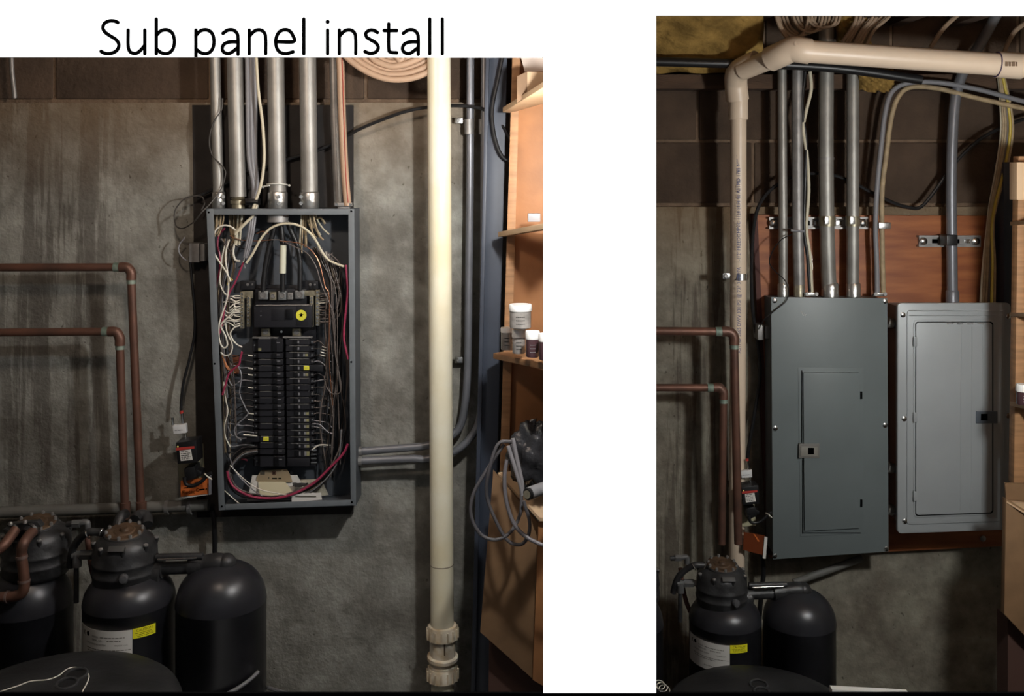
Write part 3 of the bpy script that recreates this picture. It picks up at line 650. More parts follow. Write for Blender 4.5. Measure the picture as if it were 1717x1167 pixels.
# splitter, amplifier, outlet --------------------------------------
def amp_set(ofs=None, labs=None):
    T = []
    a = thing('signal_splitter', labs[0], 'splitter', P(300,735,2.53))
    build('body', MB().quad([(289,714),(311,711),(312,726),(291,728)], 2.53, .015), mat('splitter_white', (.7,.7,.7), .35), a, bevel=.001)
    for x0, y0, x1, y1 in ((290,712,289,700),(307,710,305,692),(310,726,312,740)): build('connector', MB().tube([P(x0,y0,2.538), P((x0+x1)/2,(y0+y1)/2,2.538), P(x1,y1,2.538)], [px(2.6,2.53),px(1.8,2.53),px(2.4,2.53)], 10), steel, a)
    build('connector_cap', MB().cyl(P(304.5,693,2.538), P(304,689,2.538), px(3.2,2.53), 10), redb, a)
    build('label_print', dashes(MB(), P(293,722.5,2.5295), (1,0,.07), (0,0,1), px(13,2.53), px(1.2,2.53), 3), greyw, a, smooth=False)
    T.append(a)
    a = thing('amplifier_box', labs[1], 'power adapter', P(312,778,2.50))
    build('housing', MB().quad([(294,742),(329,738),(331,776),(297,779)], 2.49, .05), blackw, a, bevel=.004)
    build('red_stripe', MB().quad([(295,751),(326,748),(326,752),(295,755.5)], 2.4895, .001), redb, a)
    build('lamp', MB().sphere(P(298,749,2.4895), px(1.5,2.49), 6), mat('amber_lamp', (.8,.75,.2), .3), a)
    build('paper_label', MB().quad([(301,756),(320,753.5),(323,771),(303,773)], 2.4895, .0008), paper, a)
    m = MB()
    for k in range(5): dashes(m, P(302.5+k*.4,758.5+k*3,2.4892), (1,0,.08), (0,0,1), px(14+2*(k%2),2.49), px(1.1,2.49), k)
    build('label_print', m, ink, a, smooth=False); T.append(a)
    a = thing('outlet_plate', labs[2], 'outlet', P(315,812,2.55))
    build('plate', MB().quad([(296,746),(339,745),(343,808),(300,812)], 2.55, .01), tagw, a, bevel=.002)
    T.append(a)
    a = thing('power_plug', labs[3], 'plug', P(318,812,2.5))
    build('plug_body', MB().quad([(308,786),(326,782),(329,802),(310,808)], 2.50, .045), blackw, a, bevel=.003)
    build('plug_neck', MB().quad([(326,786),(338,790),(338,798),(326,800)], 2.51, .03), blackw, a, bevel=.003)
    build('cord', MB().tube(PC([(309,800),(312,812),(325,814),(337,808),(348,797),(355,793)], 2.49), px(3,2.49), 10), blackw, a)
    for k in range(3): build('cord_tie', MB().torus(P(347+k*2,797+k*2,2.49), (.6,.3,.8), px(5,2.49), px(.9,2.49), 16, 6), whitew, a)
    T.append(a)
    return T
AMP = amp_set(labs=('silver and white cable splitter above the black amplifier box, left bay', 'black amplifier box with red stripe left of the open panel', 'cream outlet plate behind the black amplifier of the left bay', 'black power plug with coiled cord under the left bay amplifier'))
og = thing('orange_tag', 'orange printed card tag hanging left of the open panel', 'tag', P(325,835,2.51))
build('card', MB().quad([(303,806),(350,800),(350,828),(303,833)], 2.52, .002), orange, og)
build('card_edge', MB().quad([(303,833),(350,828),(349,830),(308,835.5)], 2.521, .002), paper, og)
build('metal_strip', MB().quad([(350,796),(354,795),(354,829),(350,830)], 2.515, .004), greyw, og)
m = MB(); text(m, 'Flotec', px(9,2.52), P(305,829,2.519), (1,0,.1), (0,0,1)); text(m, 'C', px(8,2.52), P(328,824.5,2.519), (1,0,.1), (0,0,1)); dashes(m, P(334,822,2.519), (1,0,.1), (0,0,1), px(13,2.52), px(2,2.52), 5); dashes(m, P(308,819,2.519), (1,0,.1), (0,0,1), px(20,2.52), px(1.5,2.52), 6)
build('tag_print', m, ink, og, smooth=False)

# grey conduits and the white pipe ---------------------------------
lowA = [(597,757,2.555),(640,754,2.555),(690,750,2.555),(715,747,2.555),(745,738,2.56),(768,720,2.565),(778,690,2.565),(784,620,2.565),(786,480,2.565),(788,300,2.565),(789,40,2.565)]
lowB = [(597,773,2.545),(640,771,2.545),(690,769,2.545),(718,769,2.545),(765,755,2.55),(795,725,2.555),(806,690,2.555),(809,620,2.555),(811,480,2.555),(812,300,2.555),(813,40,2.555)]
for pts, lb in ((lowA, 'upper of two grey conduits leaving the right side of the open panel'), (lowB, 'lower of two grey conduits leaving the right side of the open panel')):
    t = thing('grey_conduit', lb, 'conduit', P(*pts[0]))
    build('pipe', MB().tube(PC(pts, 2.55, 8), px(6.5,2.55), 16), mat('grey_conduit_paint', (.20,.205,.225), .38, .35, var=.15), t)
    build('connector', MB().cyl(P(pts[0][0]-2,pts[0][1],pts[0][2]), P(pts[0][0]+10,pts[0][1],pts[0][2]), px(8.5,2.55)), galvd, t)
    build('coupling', MB().cyl(P(pts[9][0]-1.4,200,2.56), P(pts[9][0]-1.2,225,2.56), px(8,2.56)), galvd, t)
for y in (202, 604):
    cl = thing('pipe_strap', 'small steel strap clip holding the grey conduits %s' % ('near the ceiling' if y < 300 else 'at mid height'), 'clip', P(770,y+5,2.58))
    build('strap', MB().rect(762,y-5,776,y+5,2.575,.01), steel, cl, bevel=.001); build('screw', MB().lathe([(px(2.6,2.57),0),(px(2,2.57),.003)], P(768,y,2.5749), (0,-1,0), 10), galvd, cl)
wp = thing('white_waste_pipe', 'thick aged white vertical plastic pipe with threaded couplings near its foot', 'pipe', P(742,1170,2.5))
build('pipe', MB().cyl(P(735.5,40,2.50), P(741.5,1060,2.50), px(19.6,2.5), 32), pvc, wp)
build('pipe', MB().cyl(P(742,1140,2.50), P(742,1300,2.50), px(19,2.5), 32), pvc, wp)
build('joint_line', MB().torus(P(741,946,2.5), (0,0,1), px(19.4,2.5), px(.6,2.5), 32, 6), rust, wp)
def nut(y, parent):
    d = 2.5; r = px(25.5,d); b = build('coupling_nut', MB().lathe([(r*.85,0),(r,.003),(r,px(19,d)),(r*.93,px(23,d)),(r*.8,px(24,d))], P(742,y,d), (0,0,1), 32), pvcf, parent)
    for k in range(16):
        a = 2*math.pi*k/16; c = P(742,y-11,d)+Vector((math.cos(a)*r, math.sin(a)*r, 0)); build('grip_rib', MB().box(c, (.003,.006,px(17,d)), Matrix.Rotation(a, 3, 'Z') @ Matrix.Rotation(math.pi/2, 3, 'Z')), pvcf, b)
nut(1071, wp); nut(1140, wp)
build('coupling_barrel', MB().lathe([(px(21.5,2.5),0),(px(21.5,2.5),px(75,2.5))], P(742,1140,2.5), (0,0,1), 32), pvcf, wp)
for y, r in ((1106,26),(1120,23)): build('coupling_flange', MB().lathe([(px(r-3,2.5),0),(px(r,2.5),px(2,2.5)),(px(r,2.5),px(7,2.5)),(px(r-3,2.5),px(9,2.5))], P(742,y,2.5), (.04,-.05,1), 32), pvcf, wp)
build('rust_drip', MB().quad([(744,1078),(747,1078),(746.5,1100),(744.5,1100)], 2.4675, .0008), rust, wp)
# slate post and shelving unit
sp = thing('slate_post', 'slate blue steel post between the grey conduits and the wooden shelves', 'post', P(835,1300,2.5))
build('post_web', MB().quad([(820,30),(852,30),(822,1300),(792,1300)], 2.50, .06), slate, sp, bevel=.002)
build('post_flange', MB().quad([(816,30),(822,30),(794,1300),(786,1300)], 2.485, .10), slate, sp, bevel=.002)
su = thing('shelving_unit', 'pine shelving unit with warm orange sides at the right of the left bay', 'shelves', P(880,1300,2.4))
for (c4, d, th, m) in (([(861,30),(874,30),(853,790),(838,790)], 2.44, .02, wood), ([(874,30),(960,30),(945,800),(852,800)], 2.455, .015, woodo)):
    build('upright', MB().quad(c4, d, th), m, su, bevel=.001)
build('upright', MB().hexa([P(960,30,2.2),P(972,30,2.2),P(960,800,2.2),P(948,800,2.2)], [P(960,30,2.2)+Vector((0,.25,0)),P(972,30,2.2)+Vector((0,.25,0)),P(960,800,2.2)+Vector((0,.25,0)),P(948,800,2.2)+Vector((0,.25,0))]), woodo, su)
def shelf(l, r, t_px, m=woodl):
    (lx, ly), (rx, ry) = l, r                       # left back end far, right end near
    a = P(lx,ly,2.43); b = P(rx,ry,2.12); th = px(t_px,2.3); z = Vector((0,0,-th)); w_ = Vector((.09,.20,0))
    return build('shelf_board', MB().hexa([a,b,b+z,a+z], [a+Vector((.02,.02,0)),b+w_,b+w_+z,a+Vector((.02,.02,0))+z]), m, su, bevel=.0008)
shelf((843,180),(925,128),9); shelf((835,389),(925,372),9); shelf((827,592),(925,612),10, wood)
cbx = thing('cardboard_carton', 'open topped tan carton on the top shelf of the left bay', 'box', P(895,150,2.3))
build('carton_side', MB().quad([(867,128),(884,120),(884,160),(867,172)], 2.3, .01), brownbox, cbx); build('carton_face', MB().quad([(884,120),(935,121),(935,135),(884,158)], 2.3, .12), woodl, cbx, bevel=.001)
tag(build('white_carton', MB().quad([(864,60),(930,60),(930,119),(880,120)], 2.42, .012), mat('pale_panel', (.62,.52,.45), .7)), 'pale panel leaning behind the carton at the top right of the left bay', 'panel')
tag(build('small_device', MB().rect(885,358,906,372,2.33,.03), greyw, bevel=.002), 'small grey block on the middle shelf', 'block')
# jars
def jar(x, y, w_, h, d, dark, label, cap=13):
    t = thing('jar', label, 'jar', P(x, y, d), 'small white lidded jars on the shelf'); r = px(w_/2, d)
    g = build('glass', MB().lathe([(r*.88,0),(r*.95,.002),(r*.95,px(h-cap,d)),(r*.85,px(h-cap+1,d))], P(x,y,d), (0,0,1), 24), jard if dark else jarc, t)
    build('lid', MB().lathe([(r,0),(r*1.02,.001),(r*1.02,px(cap-2,d)),(r*.96,px(cap,d)),(r*.5,px(cap,d))], P(x,y-h+cap,d), (0,0,1), 24), capw, t)
    m = MB(); R_ = r*.955
    for k in range(3): 
        z = px((h-cap)*(.3+.2*k), d)
        for s_ in range(5):
            a = -math.pi/2-.35+s_*.17; m.box(P(x,y,d)+Vector((math.cos(a)*R_, math.sin(a)*R_, z)), (R_*.13,.0006,px(1.1,d)), Matrix.Rotation(a+math.pi/2, 3, 'Z'))
    build('label_print', m, ink if not dark else greyw, t, smooth=False)
    return t
jar(850, 586, 21, 37, 2.27, False, 'small jar at the left end of the row on the third shelf', 8)
jar(870, 592, 23, 40, 2.22, False, 'second jar from the left in the lower row of jars, left bay')
jar(893, 598, 24, 43, 2.16, True, 'dark filled jar third from the left in the lower row, left bay')
jar(915, 603, 24, 44, 2.12, True, 'dark filled jar cut by the board edge, lowest row right end')
jar(872.5, 550, 38, 40, 2.20, False, 'wide jar stacked on top of the lower row of jars', 11)
# lower cabinet, bag, hose, handle
cab = thing('brown_cabinet', 'large brown cardboard carton standing under the shelves of the left bay', 'box', P(860,1300,2.3))
build('carton_face', MB().quad([(827,790),(905,880),(895,1140),(805,1060)], 2.30, .015), brownbox, cab, bevel=.001)
build('carton_side', MB().quad([(903,875),(960,860),(960,1180),(893,1140)], 2.28, .015), woodo, cab, bevel=.001)
build('carton_top', MB().hexa([P(835,792,2.36),P(905,868,2.27),P(960,870,2.25),P(960,780,2.4)], [P(835,796,2.36),P(905,874,2.27),P(960,876,2.25),P(960,786,2.4)]), woodl, cab)
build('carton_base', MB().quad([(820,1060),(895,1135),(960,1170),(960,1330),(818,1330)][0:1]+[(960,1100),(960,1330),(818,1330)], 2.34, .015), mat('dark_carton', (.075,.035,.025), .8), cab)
bag = MB(); bc_ = P(898,765,2.28); bv = []
for i in range(25):
    for j in range(36):
        th, ph = math.pi*i/24, 2*math.pi*j/36
        n_ = Vector((math.sin(th)*math.cos(ph), math.sin(th)*math.sin(ph), math.cos(th)))
        q = 1+.10*math.sin(5*ph+3*th)+.07*math.sin(9*th-4*ph)+.05*math.sin(13*ph+7*th)+.03*math.sin(23*ph)
        bv.append(bc_+Vector((n_.x*px(42,2.28)*q, n_.y*.045*q, n_.z*px(54,2.28)*q*(1-.15*n_.x))))
bag.add(bv, [(i*36+j, i*36+(j+1)%36, (i+1)*36+(j+1)%36, (i+1)*36+j) for i in range(24) for j in range(36)])
tag(build('plastic_bag', bag, film, ang=80), 'crumpled shiny black plastic bag on the brown carton', 'bag')
hs = thing('hose_coil', 'coiled dull grey hose hanging in front of the brown carton', 'hose', P(845,910,2.2))
build('hose', MB().tube(PC([(845,745,2.2),(815,790,2.2),(793,830,2.2),(790,865,2.2),(805,895,2.2),(830,905,2.2),(855,893,2.2),(872,862,2.21),(874,825,2.22),(868,780,2.22),(858,745,2.22)], 2.2), px(3,2.2), 10), mat('hose_grey', (.09,.085,.09), .4), hs)
build('hose', MB().tube(PC([(858,740,2.19),(835,745,2.19),(820,790,2.19),(816,830,2.2),(830,870,2.2),(850,905,2.2),(872,913,2.2),(885,900,2.2),(888,875,2.2),(878,840,2.2)], 2.2), px(3,2.2), 10), mat('hose_grey', (.09,.085,.09), .4), hs)
build('hose', MB().tube(PC([(850,770,2.18),(846,800,2.18),(849,840,2.18),(862,878,2.18),(885,902,2.17),(925,920,2.16)], 2.18), px(3.4,2.18), 10), mat('hose_mid', (.16,.15,.16), .38), hs)
build('hose', MB().tube(PC([(852,748,2.17),(862,780,2.17),(873,815,2.17),(876,830,2.17)], 2.17), px(3.6,2.17), 10), mat('hose_light', (.24,.23,.24), .35), hs)
build('hose', MB().tube(PC([(860,735,2.17),(868,775,2.17),(875,808,2.17),(876,828,2.17)], 2.17), px(3.6,2.17), 10), mat('hose_light', (.24,.23,.24), .35), hs)
hn = thing('grey_tube', 'end of a grey metal tube resting on the brown carton', 'tube', P(900,835,2.15))
build('tube_body', MB().cyl(P(886,828,2.13), P(945,806,2.2), px(10.5,2.13)), mat('tube_grey', (.30,.30,.31), .4, .3), hn)
build('end_cap', MB().cyl(P(884,829,2.125), P(888,827.6,2.13), px(10,2.13)), blackw, hn); build('end_plug', MB().cyl(P(883,829.4,2.122), P(885,828.8,2.126), px(6.8,2.13)), brass, hn)

# ---------------- water treatment tanks (built once, copied to the other bay) ----------------
def label_patch(cx_, dd, rr, a0, a1, z0, z1, m, name, parent, slant=0):
    n = 14; c = P(cx_, 300, dd); b = MB(); vs = []
    for i in range(n+1):
        a = a0+(a1-a0)*i/n; s_ = slant*i/n
        for z in (z0, z1):
            for r in (rr, rr+.0006): vs.append(c+Vector((math.sin(a)*r, -math.cos(a)*r, z+s_)))
    fs = []
    for i in range(n): 
        k = i*4; fs += [(k+1,k+5,k+7,k+3), (k,k+2,k+6,k+4), (k,k+4,k+5,k+1), (k+2,k+3,k+7,k+6)]
    fs += [(0,1,3,2), (n*4,n*4+2,n*4+3,n*4+1)]; b.add(vs, fs); return build(name, b, m, parent)
def wrap_text(mb, s, size, cx_, dd, rr, a, z):
    vs, fs = text_pts(s, size); c = P(cx_, 300, dd)
    mb.add([c+Vector((math.sin(a+u/rr)*rr, -math.cos(a+u/rr)*rr, z+v)) for u, v in vs], fs)
def tank(cx_, dd, label, zs_=-.965, r=.1, h=.085, dome_sq=1.0, neck=True, group=None):
    t = thing('treatment_tank', label, 'tank', P(cx_,300,dd)+Vector((0,0,FL-0)), group)
    c = P(cx_, 300, dd); pr = [(r*.93,FL),(r,FL+.02),(r,zs_-.002),(r*1.012,zs_-.001),(r*1.012,zs_+.001)]
    for k in range(1, 13):
        a = k/12*math.pi/2; pr.append((max(r*math.cos(a)**.8, .02), zs_+.002+h*math.sin(a)))
    build('tank_shell', MB().lathe(pr, c, (0,0,1), 48), tankm, t, ang=60)
    return t
t1 = tank(217, 2.31, 'black treatment tank with white specification label and yellow caution label, left bay', zs_=-.958, h=.066)
zt1 = -.99
lb = label_patch(217, 2.31, .1003, -1.00, .42, -1.062, -.986, paper, 'specification_label', t1)
m = MB(); A0 = -.80
for st_, sz, a, dz in (('MODEL', .0055, A0+.30, -.012), ('SERIAL NO.', .0055, A0+.30, -.019), ('CONDITIONING SYSTEM', .0050, A0+.10, -.028), ('MADE IN U.S.A.', .0042, A0+.85, -.028)):
    wrap_text(m, st_, sz, 217, 2.31, .1011, a, -.991+dz)
for k, (a, dz, tl) in enumerate(((A0+.52,-.011,.055), (A0+.68,-.018,.03), (A0+.10,-.038,.11), (A0+.15,-.043,.07), (A0+.50,-.060,.06), (A0+.80,-.065,.035))):
    wrap_dashes(m, 217, 2.31, .1011, a, -.991+dz, tl, .0014, k)
build('label_print', m, mat('grey_print', (.08,.07,.05), .8), lb, smooth=False)
m = MB(); wrap_text(m, 'K', .017, 217, 2.31, .1011, A0-.03, -1.005)
hexv = []
for k in range(6):
    u = .0165+.0055*math.cos(k*math.pi/3); v = -.9985+.0058*math.sin(k*math.pi/3); c = P(217,300,2.31); a = A0+u/.1011; hexv.append(c+Vector((math.sin(a)*.1011, -math.cos(a)*.1011, v)))
m.add(hexv, [tuple(range(6))]); build('emblem', m, ink, lb, smooth=False)
cl_ = label_patch(217, 2.31, .1003, .43, .93, -1.007, -.985, yello, 'caution_label', t1, 0)
m = MB(); wrap_text(m, 'CAUTION!', .0078, 217, 2.31, .1011, .50, -.9930)
for k in range(3): wrap_dashes(m, 217, 2.31, .1011, .48+.02*k, -.9968-k*.0034, .036, .0011, 20+k)
build('label_print', m, mat('olive_print', (.10,.09,.0), .8), cl_, smooth=False)
t2 = tank(371, 2.31, 'black treatment tank without labels under the elbow outlet, left bay', zs_=-.962, h=.085)
t0 = tank(45, 2.36, 'shadowed black treatment tank behind the copper elbows at the far left', zs_=-.99, h=.09)
def vhead(cx_, dd, z0, label, rot=0, sc_=1.0):
    """dome shaped black control valve head bolted on a tank"""
    t = thing('valve_head', label, 'valve', P(cx_,300,dd)+Vector((0,0,z0)))
    c = P(cx_,300,dd)+Vector((0,0,z0)); r = .071*sc_
    body = [(r*.62,-.01),(r*.70,.0),(r*.90,.008),(r*.99,.018),(r,.034),(r*1.02,.036),(r*1.02,.040),(r,.042),(r*.995,.058),(r*1.02,.060),(r*1.02,.064),(r,.066),(r*.99,.085),(r*.95,.098),(r*.84,.110),(r*.66,.119),(r*.58,.121)]
    build('valve_body', MB().lathe(body, c, (0,0,1), 40), headm, t, ang=50)
    tc = c+Vector((0,-.004,.1225)); ax = Vector((.02*1,-.16,1)).normalized()
    cap = build('cap', MB().lathe([(r*.60,-.006),(r*.60,.003),(r*.56,.006),(r*.34,.006),(r*.30,.0085),(r*.16,.0085),(r*.12,.014),(r*.05,.016)], tc, ax, 32), rust, t, ang=35)
    build('cap_ring', MB().torus(tc+ax*.001, ax, r*.60, .0035, 32, 8), headm, t)
    for k in range(10):
        a = 2*math.pi*k/10+.2; u = ax.orthogonal().normalized(); v = ax.cross(u); q = tc+(u*math.cos(a)+v*math.sin(a))*r*.55
        build('cap_bolt', MB().lathe([(.0042,0),(.0042,.006),(.003,.009),(.001,.0095)], q+ax*.003, ax, 8), galvd, cap)
    for k in range(8):
        a = 2*math.pi*k/8+rot; q = c+Vector((math.cos(a)*r*.90, math.sin(a)*r*.90, .104))
        bs = build('bolt_boss', MB().lathe([(.0016,-.026),(.0055,-.006),(.0062,0)], q+Vector((math.cos(a)*.003,math.sin(a)*.003,0)), (math.cos(a)*.1,math.sin(a)*.1,1), 10), headm, t)
        build('bolt_head', MB().lathe([(.0055,0),(.0055,.003),(.003,.0045)], q+Vector((math.cos(a)*.003,math.sin(a)*.003,0)), (math.cos(a)*.1,math.sin(a)*.1,1), 8), galvd, bs)
    return t
H1 = vhead(210, 2.31, -.928, 'black valve head with rusty bolted cap on the labelled tank, left bay', rot=.28)
c = P(210,300,2.31)
build('name_plate', MB().box(c+Vector((.006,-.066,-.928+.1075)), (.036,.008,.013), Matrix.Rotation(-.75, 3, 'X')), mat('plate_grey', (.06,.058,.055), .6), H1, bevel=.001)
build('side_knob', MB().lathe([(.010,0),(.011,.004),(.011,.012),(.008,.016),(.003,.017)], c+Vector((.022,-.066,-.928+.045)), (.25,-1,.1), 20), mat('knob_grey', (.07,.07,.075), .4), H1)
build('side_outlet', MB().lathe([(.026,.04),(.026,.082),(.023,.084)], c+Vector((0,0,-.928+.030)), (1,0,.0), 24), headm, H1)
H0 = vhead(62, 2.36, -.925, 'black valve head with rusty bolted cap on the far left tank', rot=.5, sc_=1.06)
# link between head and second tank
lk = thing('transfer_elbow', 'black transfer pipe and elbow joining the valve head to the unlabelled tank, left bay', 'pipe fitting', P(371,300,2.31)+Vector((0,0,-.885)))
z1 = P(300,953,2.31).z
build('pipe', MB().cyl(P(268,953,2.31), P(325,951,2.31), .0145), headm, lk)
build('collar', MB().cyl(P(262,954,2.31), P(274,954,2.31), .021), headm, lk); build('collar', MB().cyl(P(318,950,2.31), P(340,948,2.31), .022), headm, lk)
build('upper_rod', MB().cyl(P(262,934,2.30), P(340,932,2.30), .0075), headm, lk); build('steel_rod', MB().cyl(P(264,938.5,2.288), P(330,936,2.288), .0022), steel, lk)
build('elbow', MB().tube(curve([P(322,948,2.31), P(345,946,2.31), P(366,944,2.31), P(380,948,2.31), P(381,965,2.31)], 6), [.021,.021,.021,.021,.021,.021,.021,.0215,.022,.022,.022,.0225,.0225,.0225,.022,.022,.022,.021,.021,.021,.021,.02,.02,.02,.02], 24), headm, lk)
build('elbow_top', MB().sphere(P(379,945,2.31), .0235, 12), headm, lk)
build('elbow_flange', MB().lathe([(.036,-.012),(.036,-.004),(.03,0),(.022,.004)], P(375,966,2.31)+Vector((0,0,.006)), (0,0,1), 32), headm, lk)
# fittings left of the head
ft = thing('drain_fitting', 'black elbow and hose fittings between the two valve heads, left bay', 'pipe fitting', P(140,1000,2.33))
build('elbow', MB().tube(curve([P(172,893,2.30), P(160,892,2.30), P(147,893,2.30), P(132,905,2.31), P(122,922,2.32), P(118,950,2.33)], 6), px(6.5,2.3), 14), headm, ft)
build('hose_clamp', MB().torus(P(170,893,2.30), (1,0,-.3), px(7,2.3), px(1,2.3), 20, 6), steel, ft); build('hose_clamp', MB().torus(P(148,895,2.30), (1,0,.5), px(7.5,2.3), px(1,2.3), 20, 6), steel, ft)
build('nipple', MB().cyl(P(112,879,2.33), P(126,878,2.33), px(5,2.33)), headm, ft)
build('hex_nut', MB().lathe([(px(7,2.33),0),(px(7,2.33),px(13,2.33))], P(122,878,2.33), (1,0,0), 6), mat('grey_nut', (.10,.10,.10), .45), ft)
build('elbow', MB().tube(curve([P(134,877,2.33), P(145,876,2.33), P(147,883,2.33), P(147,890,2.33)], 5), px(5.5,2.33), 12), mat('grey_nut', (.10,.10,.10), .45), ft)
build('hex_nut', MB().lathe([(px(8.5,2.32),0),(px(8.5,2.32),px(20,2.32))], P(136,930,2.32), (1,0,0), 6), mat('grey_nut', (.10,.10,.10), .45), ft)
build('nipple', MB().cyl(P(155,930,2.32), P(163,930,2.32), px(6,2.32)), mat('pale_fitting', (.3,.28,.25), .5), ft)
build('tee', MB().cyl(P(122,931,2.32), P(137,931,2.32), px(7,2.32)).cyl(P(129,928,2.32), P(129,950,2.32), px(7.5,2.32)), mat('grey_nut', (.10,.10,.10), .45), ft)
build('tube', MB().cyl(P(128,948,2.32), P(128,1010,2.32), px(4.2,2.32)), headm, ft)
build('copper_tube', MB().tube(curve([P(146,900,2.36), P(150,930,2.36), P(156,962,2.36), P(166,990,2.36)], 5), px(4.5,2.36), 12), mat('pinkish_copper', (.20,.10,.075), .5, .3), ft)
# rear port behind head where the copper pipes enter
rp = thing('yoke_fitting', 'dull metal yoke where the two copper pipes meet the labelled tank, left bay', 'pipe fitting', P(222,875,2.42))
build('yoke_body', MB().tube(curve([P(196,884,2.40), P(203,866,2.42), P(210,862,2.44)], 5), px(8.5,2.42), 16).tube(curve([P(226,872,2.40), P(233,864,2.42), P(246,866,2.42), P(247,880,2.40)], 5), px(9,2.42), 16), headm, rp)
for x in (209.5, 237): build('collar', MB().cyl(P(x,842,2.50), P(x,866,2.50), px(8.6,2.5)), copper, rp)
# copper elbows in front of the far left head
ce = thing('copper_elbow_run', 'copper elbow pipe bending down in front of the far left tank', 'pipe', P(30,1010,2.24))
cp = curve([P(56,890,2.29), P(47,900,2.27), P(39,913,2.25), P(36,930,2.25), P(39,955,2.25), P(41,978,2.25), P(38,992,2.25), P(27,999,2.25), P(8,1001,2.25), P(-60,1003,2.25)], 6)
build('pipe_run', MB().tube(cp, px(8.8,2.25), 16), copper, ce)
for a, b_ in (((36,931),(36.6,936)),((40,972),(40.4,976)),((10,1001),(14,1001))): build('joint', MB().cyl(P(*a,2.25), P(*b_,2.25), px(10,2.25)), mat('dull_joint', (.22,.15,.13), .5, .4), ce)
ce2 = thing('copper_elbow_run', 'copper stub leaving the frame at the far left above the elbow pipe', 'pipe', P(10,925,2.24))
build('pipe_run', MB().tube(curve([P(26,888,2.29), P(16,902,2.27), P(4,916,2.25), P(-20,930,2.24), P(-60,940,2.24)], 6), px(8.8,2.25), 16), copper, ce2)
fp = thing('port_flange', 'black double port flange holding the two copper elbows', 'pipe fitting', P(40,905,2.28))
for x in (26, 57): build('port_collar', MB().lathe([(px(14,2.28),0),(px(14,2.28),.006),(px(12,2.28),.007),(px(12,2.28),.018),(px(10.5,2.28),.020)], P(x,886,2.30), (-.45,-.7,-.45), 24), headm, fp)
build('port_bridge', MB().quad([(10,880),(62,874),(70,884),(14,894)], 2.29, .02), headm, fp, bevel=.003)
for x, y in ((18,879),(42,876)): build('bolt', MB().lathe([(px(4,2.28),0),(px(3.6,2.28),.004),(px(2,2.28),.006)], P(x,y,2.285), (0,-.5,1), 10), galvd, fp)
# big brine lid
def lid():
    t = thing('brine_tank', 'wide black brine tank lid in the lower left corner of the left bay', 'tank', P(92,300,1.955)+Vector((0,0,FL)))
    c = P(92,300,1.955); r = .232; z = -1.012
    pr = [(r*.9,FL),(r*.93,z-.06),(r,z-.055),(r*1.01,z-.05),(r*1.01,z-.02),(r*.985,z-.008),(r*.93,z+.002),(r*.75,z+.013),(r*.5,z+.019),(r*.25,z+.021),(.01,z+.022)]
    build('lid', MB().lathe(pr, c, (0,0,1), 56), lidm, t, ang=50)
    for (x, y, k) in ((127,1131,.021),(112,1146,.019)):
        q = on_lid(x, y, .002)
        build('lid_ring', MB().torus(q, (0,-.1,1), k, .0032, 28, 8), mat('ring_black', (.035,.035,.037), .35), t); build('lid_recess', MB().lathe([(k*.8,0),(k*.8,.0016)], q-Vector((0,0,.001)), (0,0,1), 20), mat('recess_black', (.012,.012,.013), .4), t)
    return t
def lid_z(p):
    q = math.hypot(p.x-P(92,300,1.955).x, p.y-1.955)/.232; z = -1.012
    tb = [(0,.022),(.25,.021),(.5,.019),(.75,.013),(.93,.002),(.985,-.008),(1.2,-.05)]
    for (a, za), (b_, zb) in zip(tb, tb[1:]):
        if q <= b_: return z+za+(zb-za)*(q-a)/(b_-a)
    return z-.05
def on_lid(x, y, lift=.002):
    z = -1.0
    for _ in range(12): q = P(x, y, z*F/(HY-y)); z = lid_z(q)+lift
    return P(x, y, z*F/(HY-y))
LID = lid()
wr_ = tag(build('white_string', MB().tube(curve([on_lid(a, b_) for a, b_ in ((-20,1165),(5,1158),(30,1150),(52,1142),(78,1140),(98,1133),(112,1122),(127,1119),(142,1125),(149,1133),(146,1145),(139,1158),(134,1172))], 6), .0013, 8), whitew), 'thin white cord lying across the round black lid, left bay', 'cord')
# hose round the unlabelled tank
c = P(371,300,2.31); hp = []
for k in range(15):
    a = -.95+k*.15; hp.append(c+Vector((math.sin(a)*.104, -math.cos(a)*.104, -1.165+.018*k/4.0)))
bh = tag(build('grey_band_hose', MB().tube(curve([hp[0]-Vector((.03,0,.012))]+hp, 3), .0045, 10), mat('band_grey', (.16,.16,.17), .4)), 'grey hose wrapped around the unlabelled tank, left bay', 'hose')
tag(build('floor_hose', MB().tube([P(445,1152,2.35), P(500,1168,2.3)], .004, 8), mat('band_grey', (.16,.16,.17), .4)), 'dark hose at the bottom edge right of the unlabelled tank, left bay', 'hose')

# ================= RIGHT BAY =================
dup(t1, TO, 'black treatment tank with white specification label and yellow caution label, right bay').rotation_euler.z = -.50
dup(t2, TO, 'black treatment tank without labels under the elbow outlet, right bay')
dup(t0, TO+Vector((-.01,0,0)), 'black treatment tank cut off at the left edge of the right bay')
dup(H1, TO, 'black valve head with rusty bolted cap on the labelled tank, right bay').rotation_euler.z = 0
dup(H0, TO+Vector((-.02,0,-.01)), 'black valve head cut off at the left edge of the right bay')
dup(lk, TO, 'black transfer pipe and elbow joining the valve head to the unlabelled tank, right bay')
dup(ft, TO, 'black elbow and hose fittings left of the valve head, right bay')
LO = P(1190,1120,2.52)-P(100,1093,2.15)
dup(LID, TO+Vector((.02,-.02,.0)), 'wide black brine tank lid in the lower left of the right bay')
dup(bh, TO+Vector((0,0,-.03)), 'grey hose wrapped around the unlabelled tank, right bay')
ck = MB()
for k in range(3): ck.torus(P(1106+k*4,1148+k*4,2.52), (.1,-.4,1), px(9,2.5), .0012, 20, 6)
tag(build('white_string', ck, whitew), 'small tangle of white cord at the left end of the black lid, right bay', 'cord')
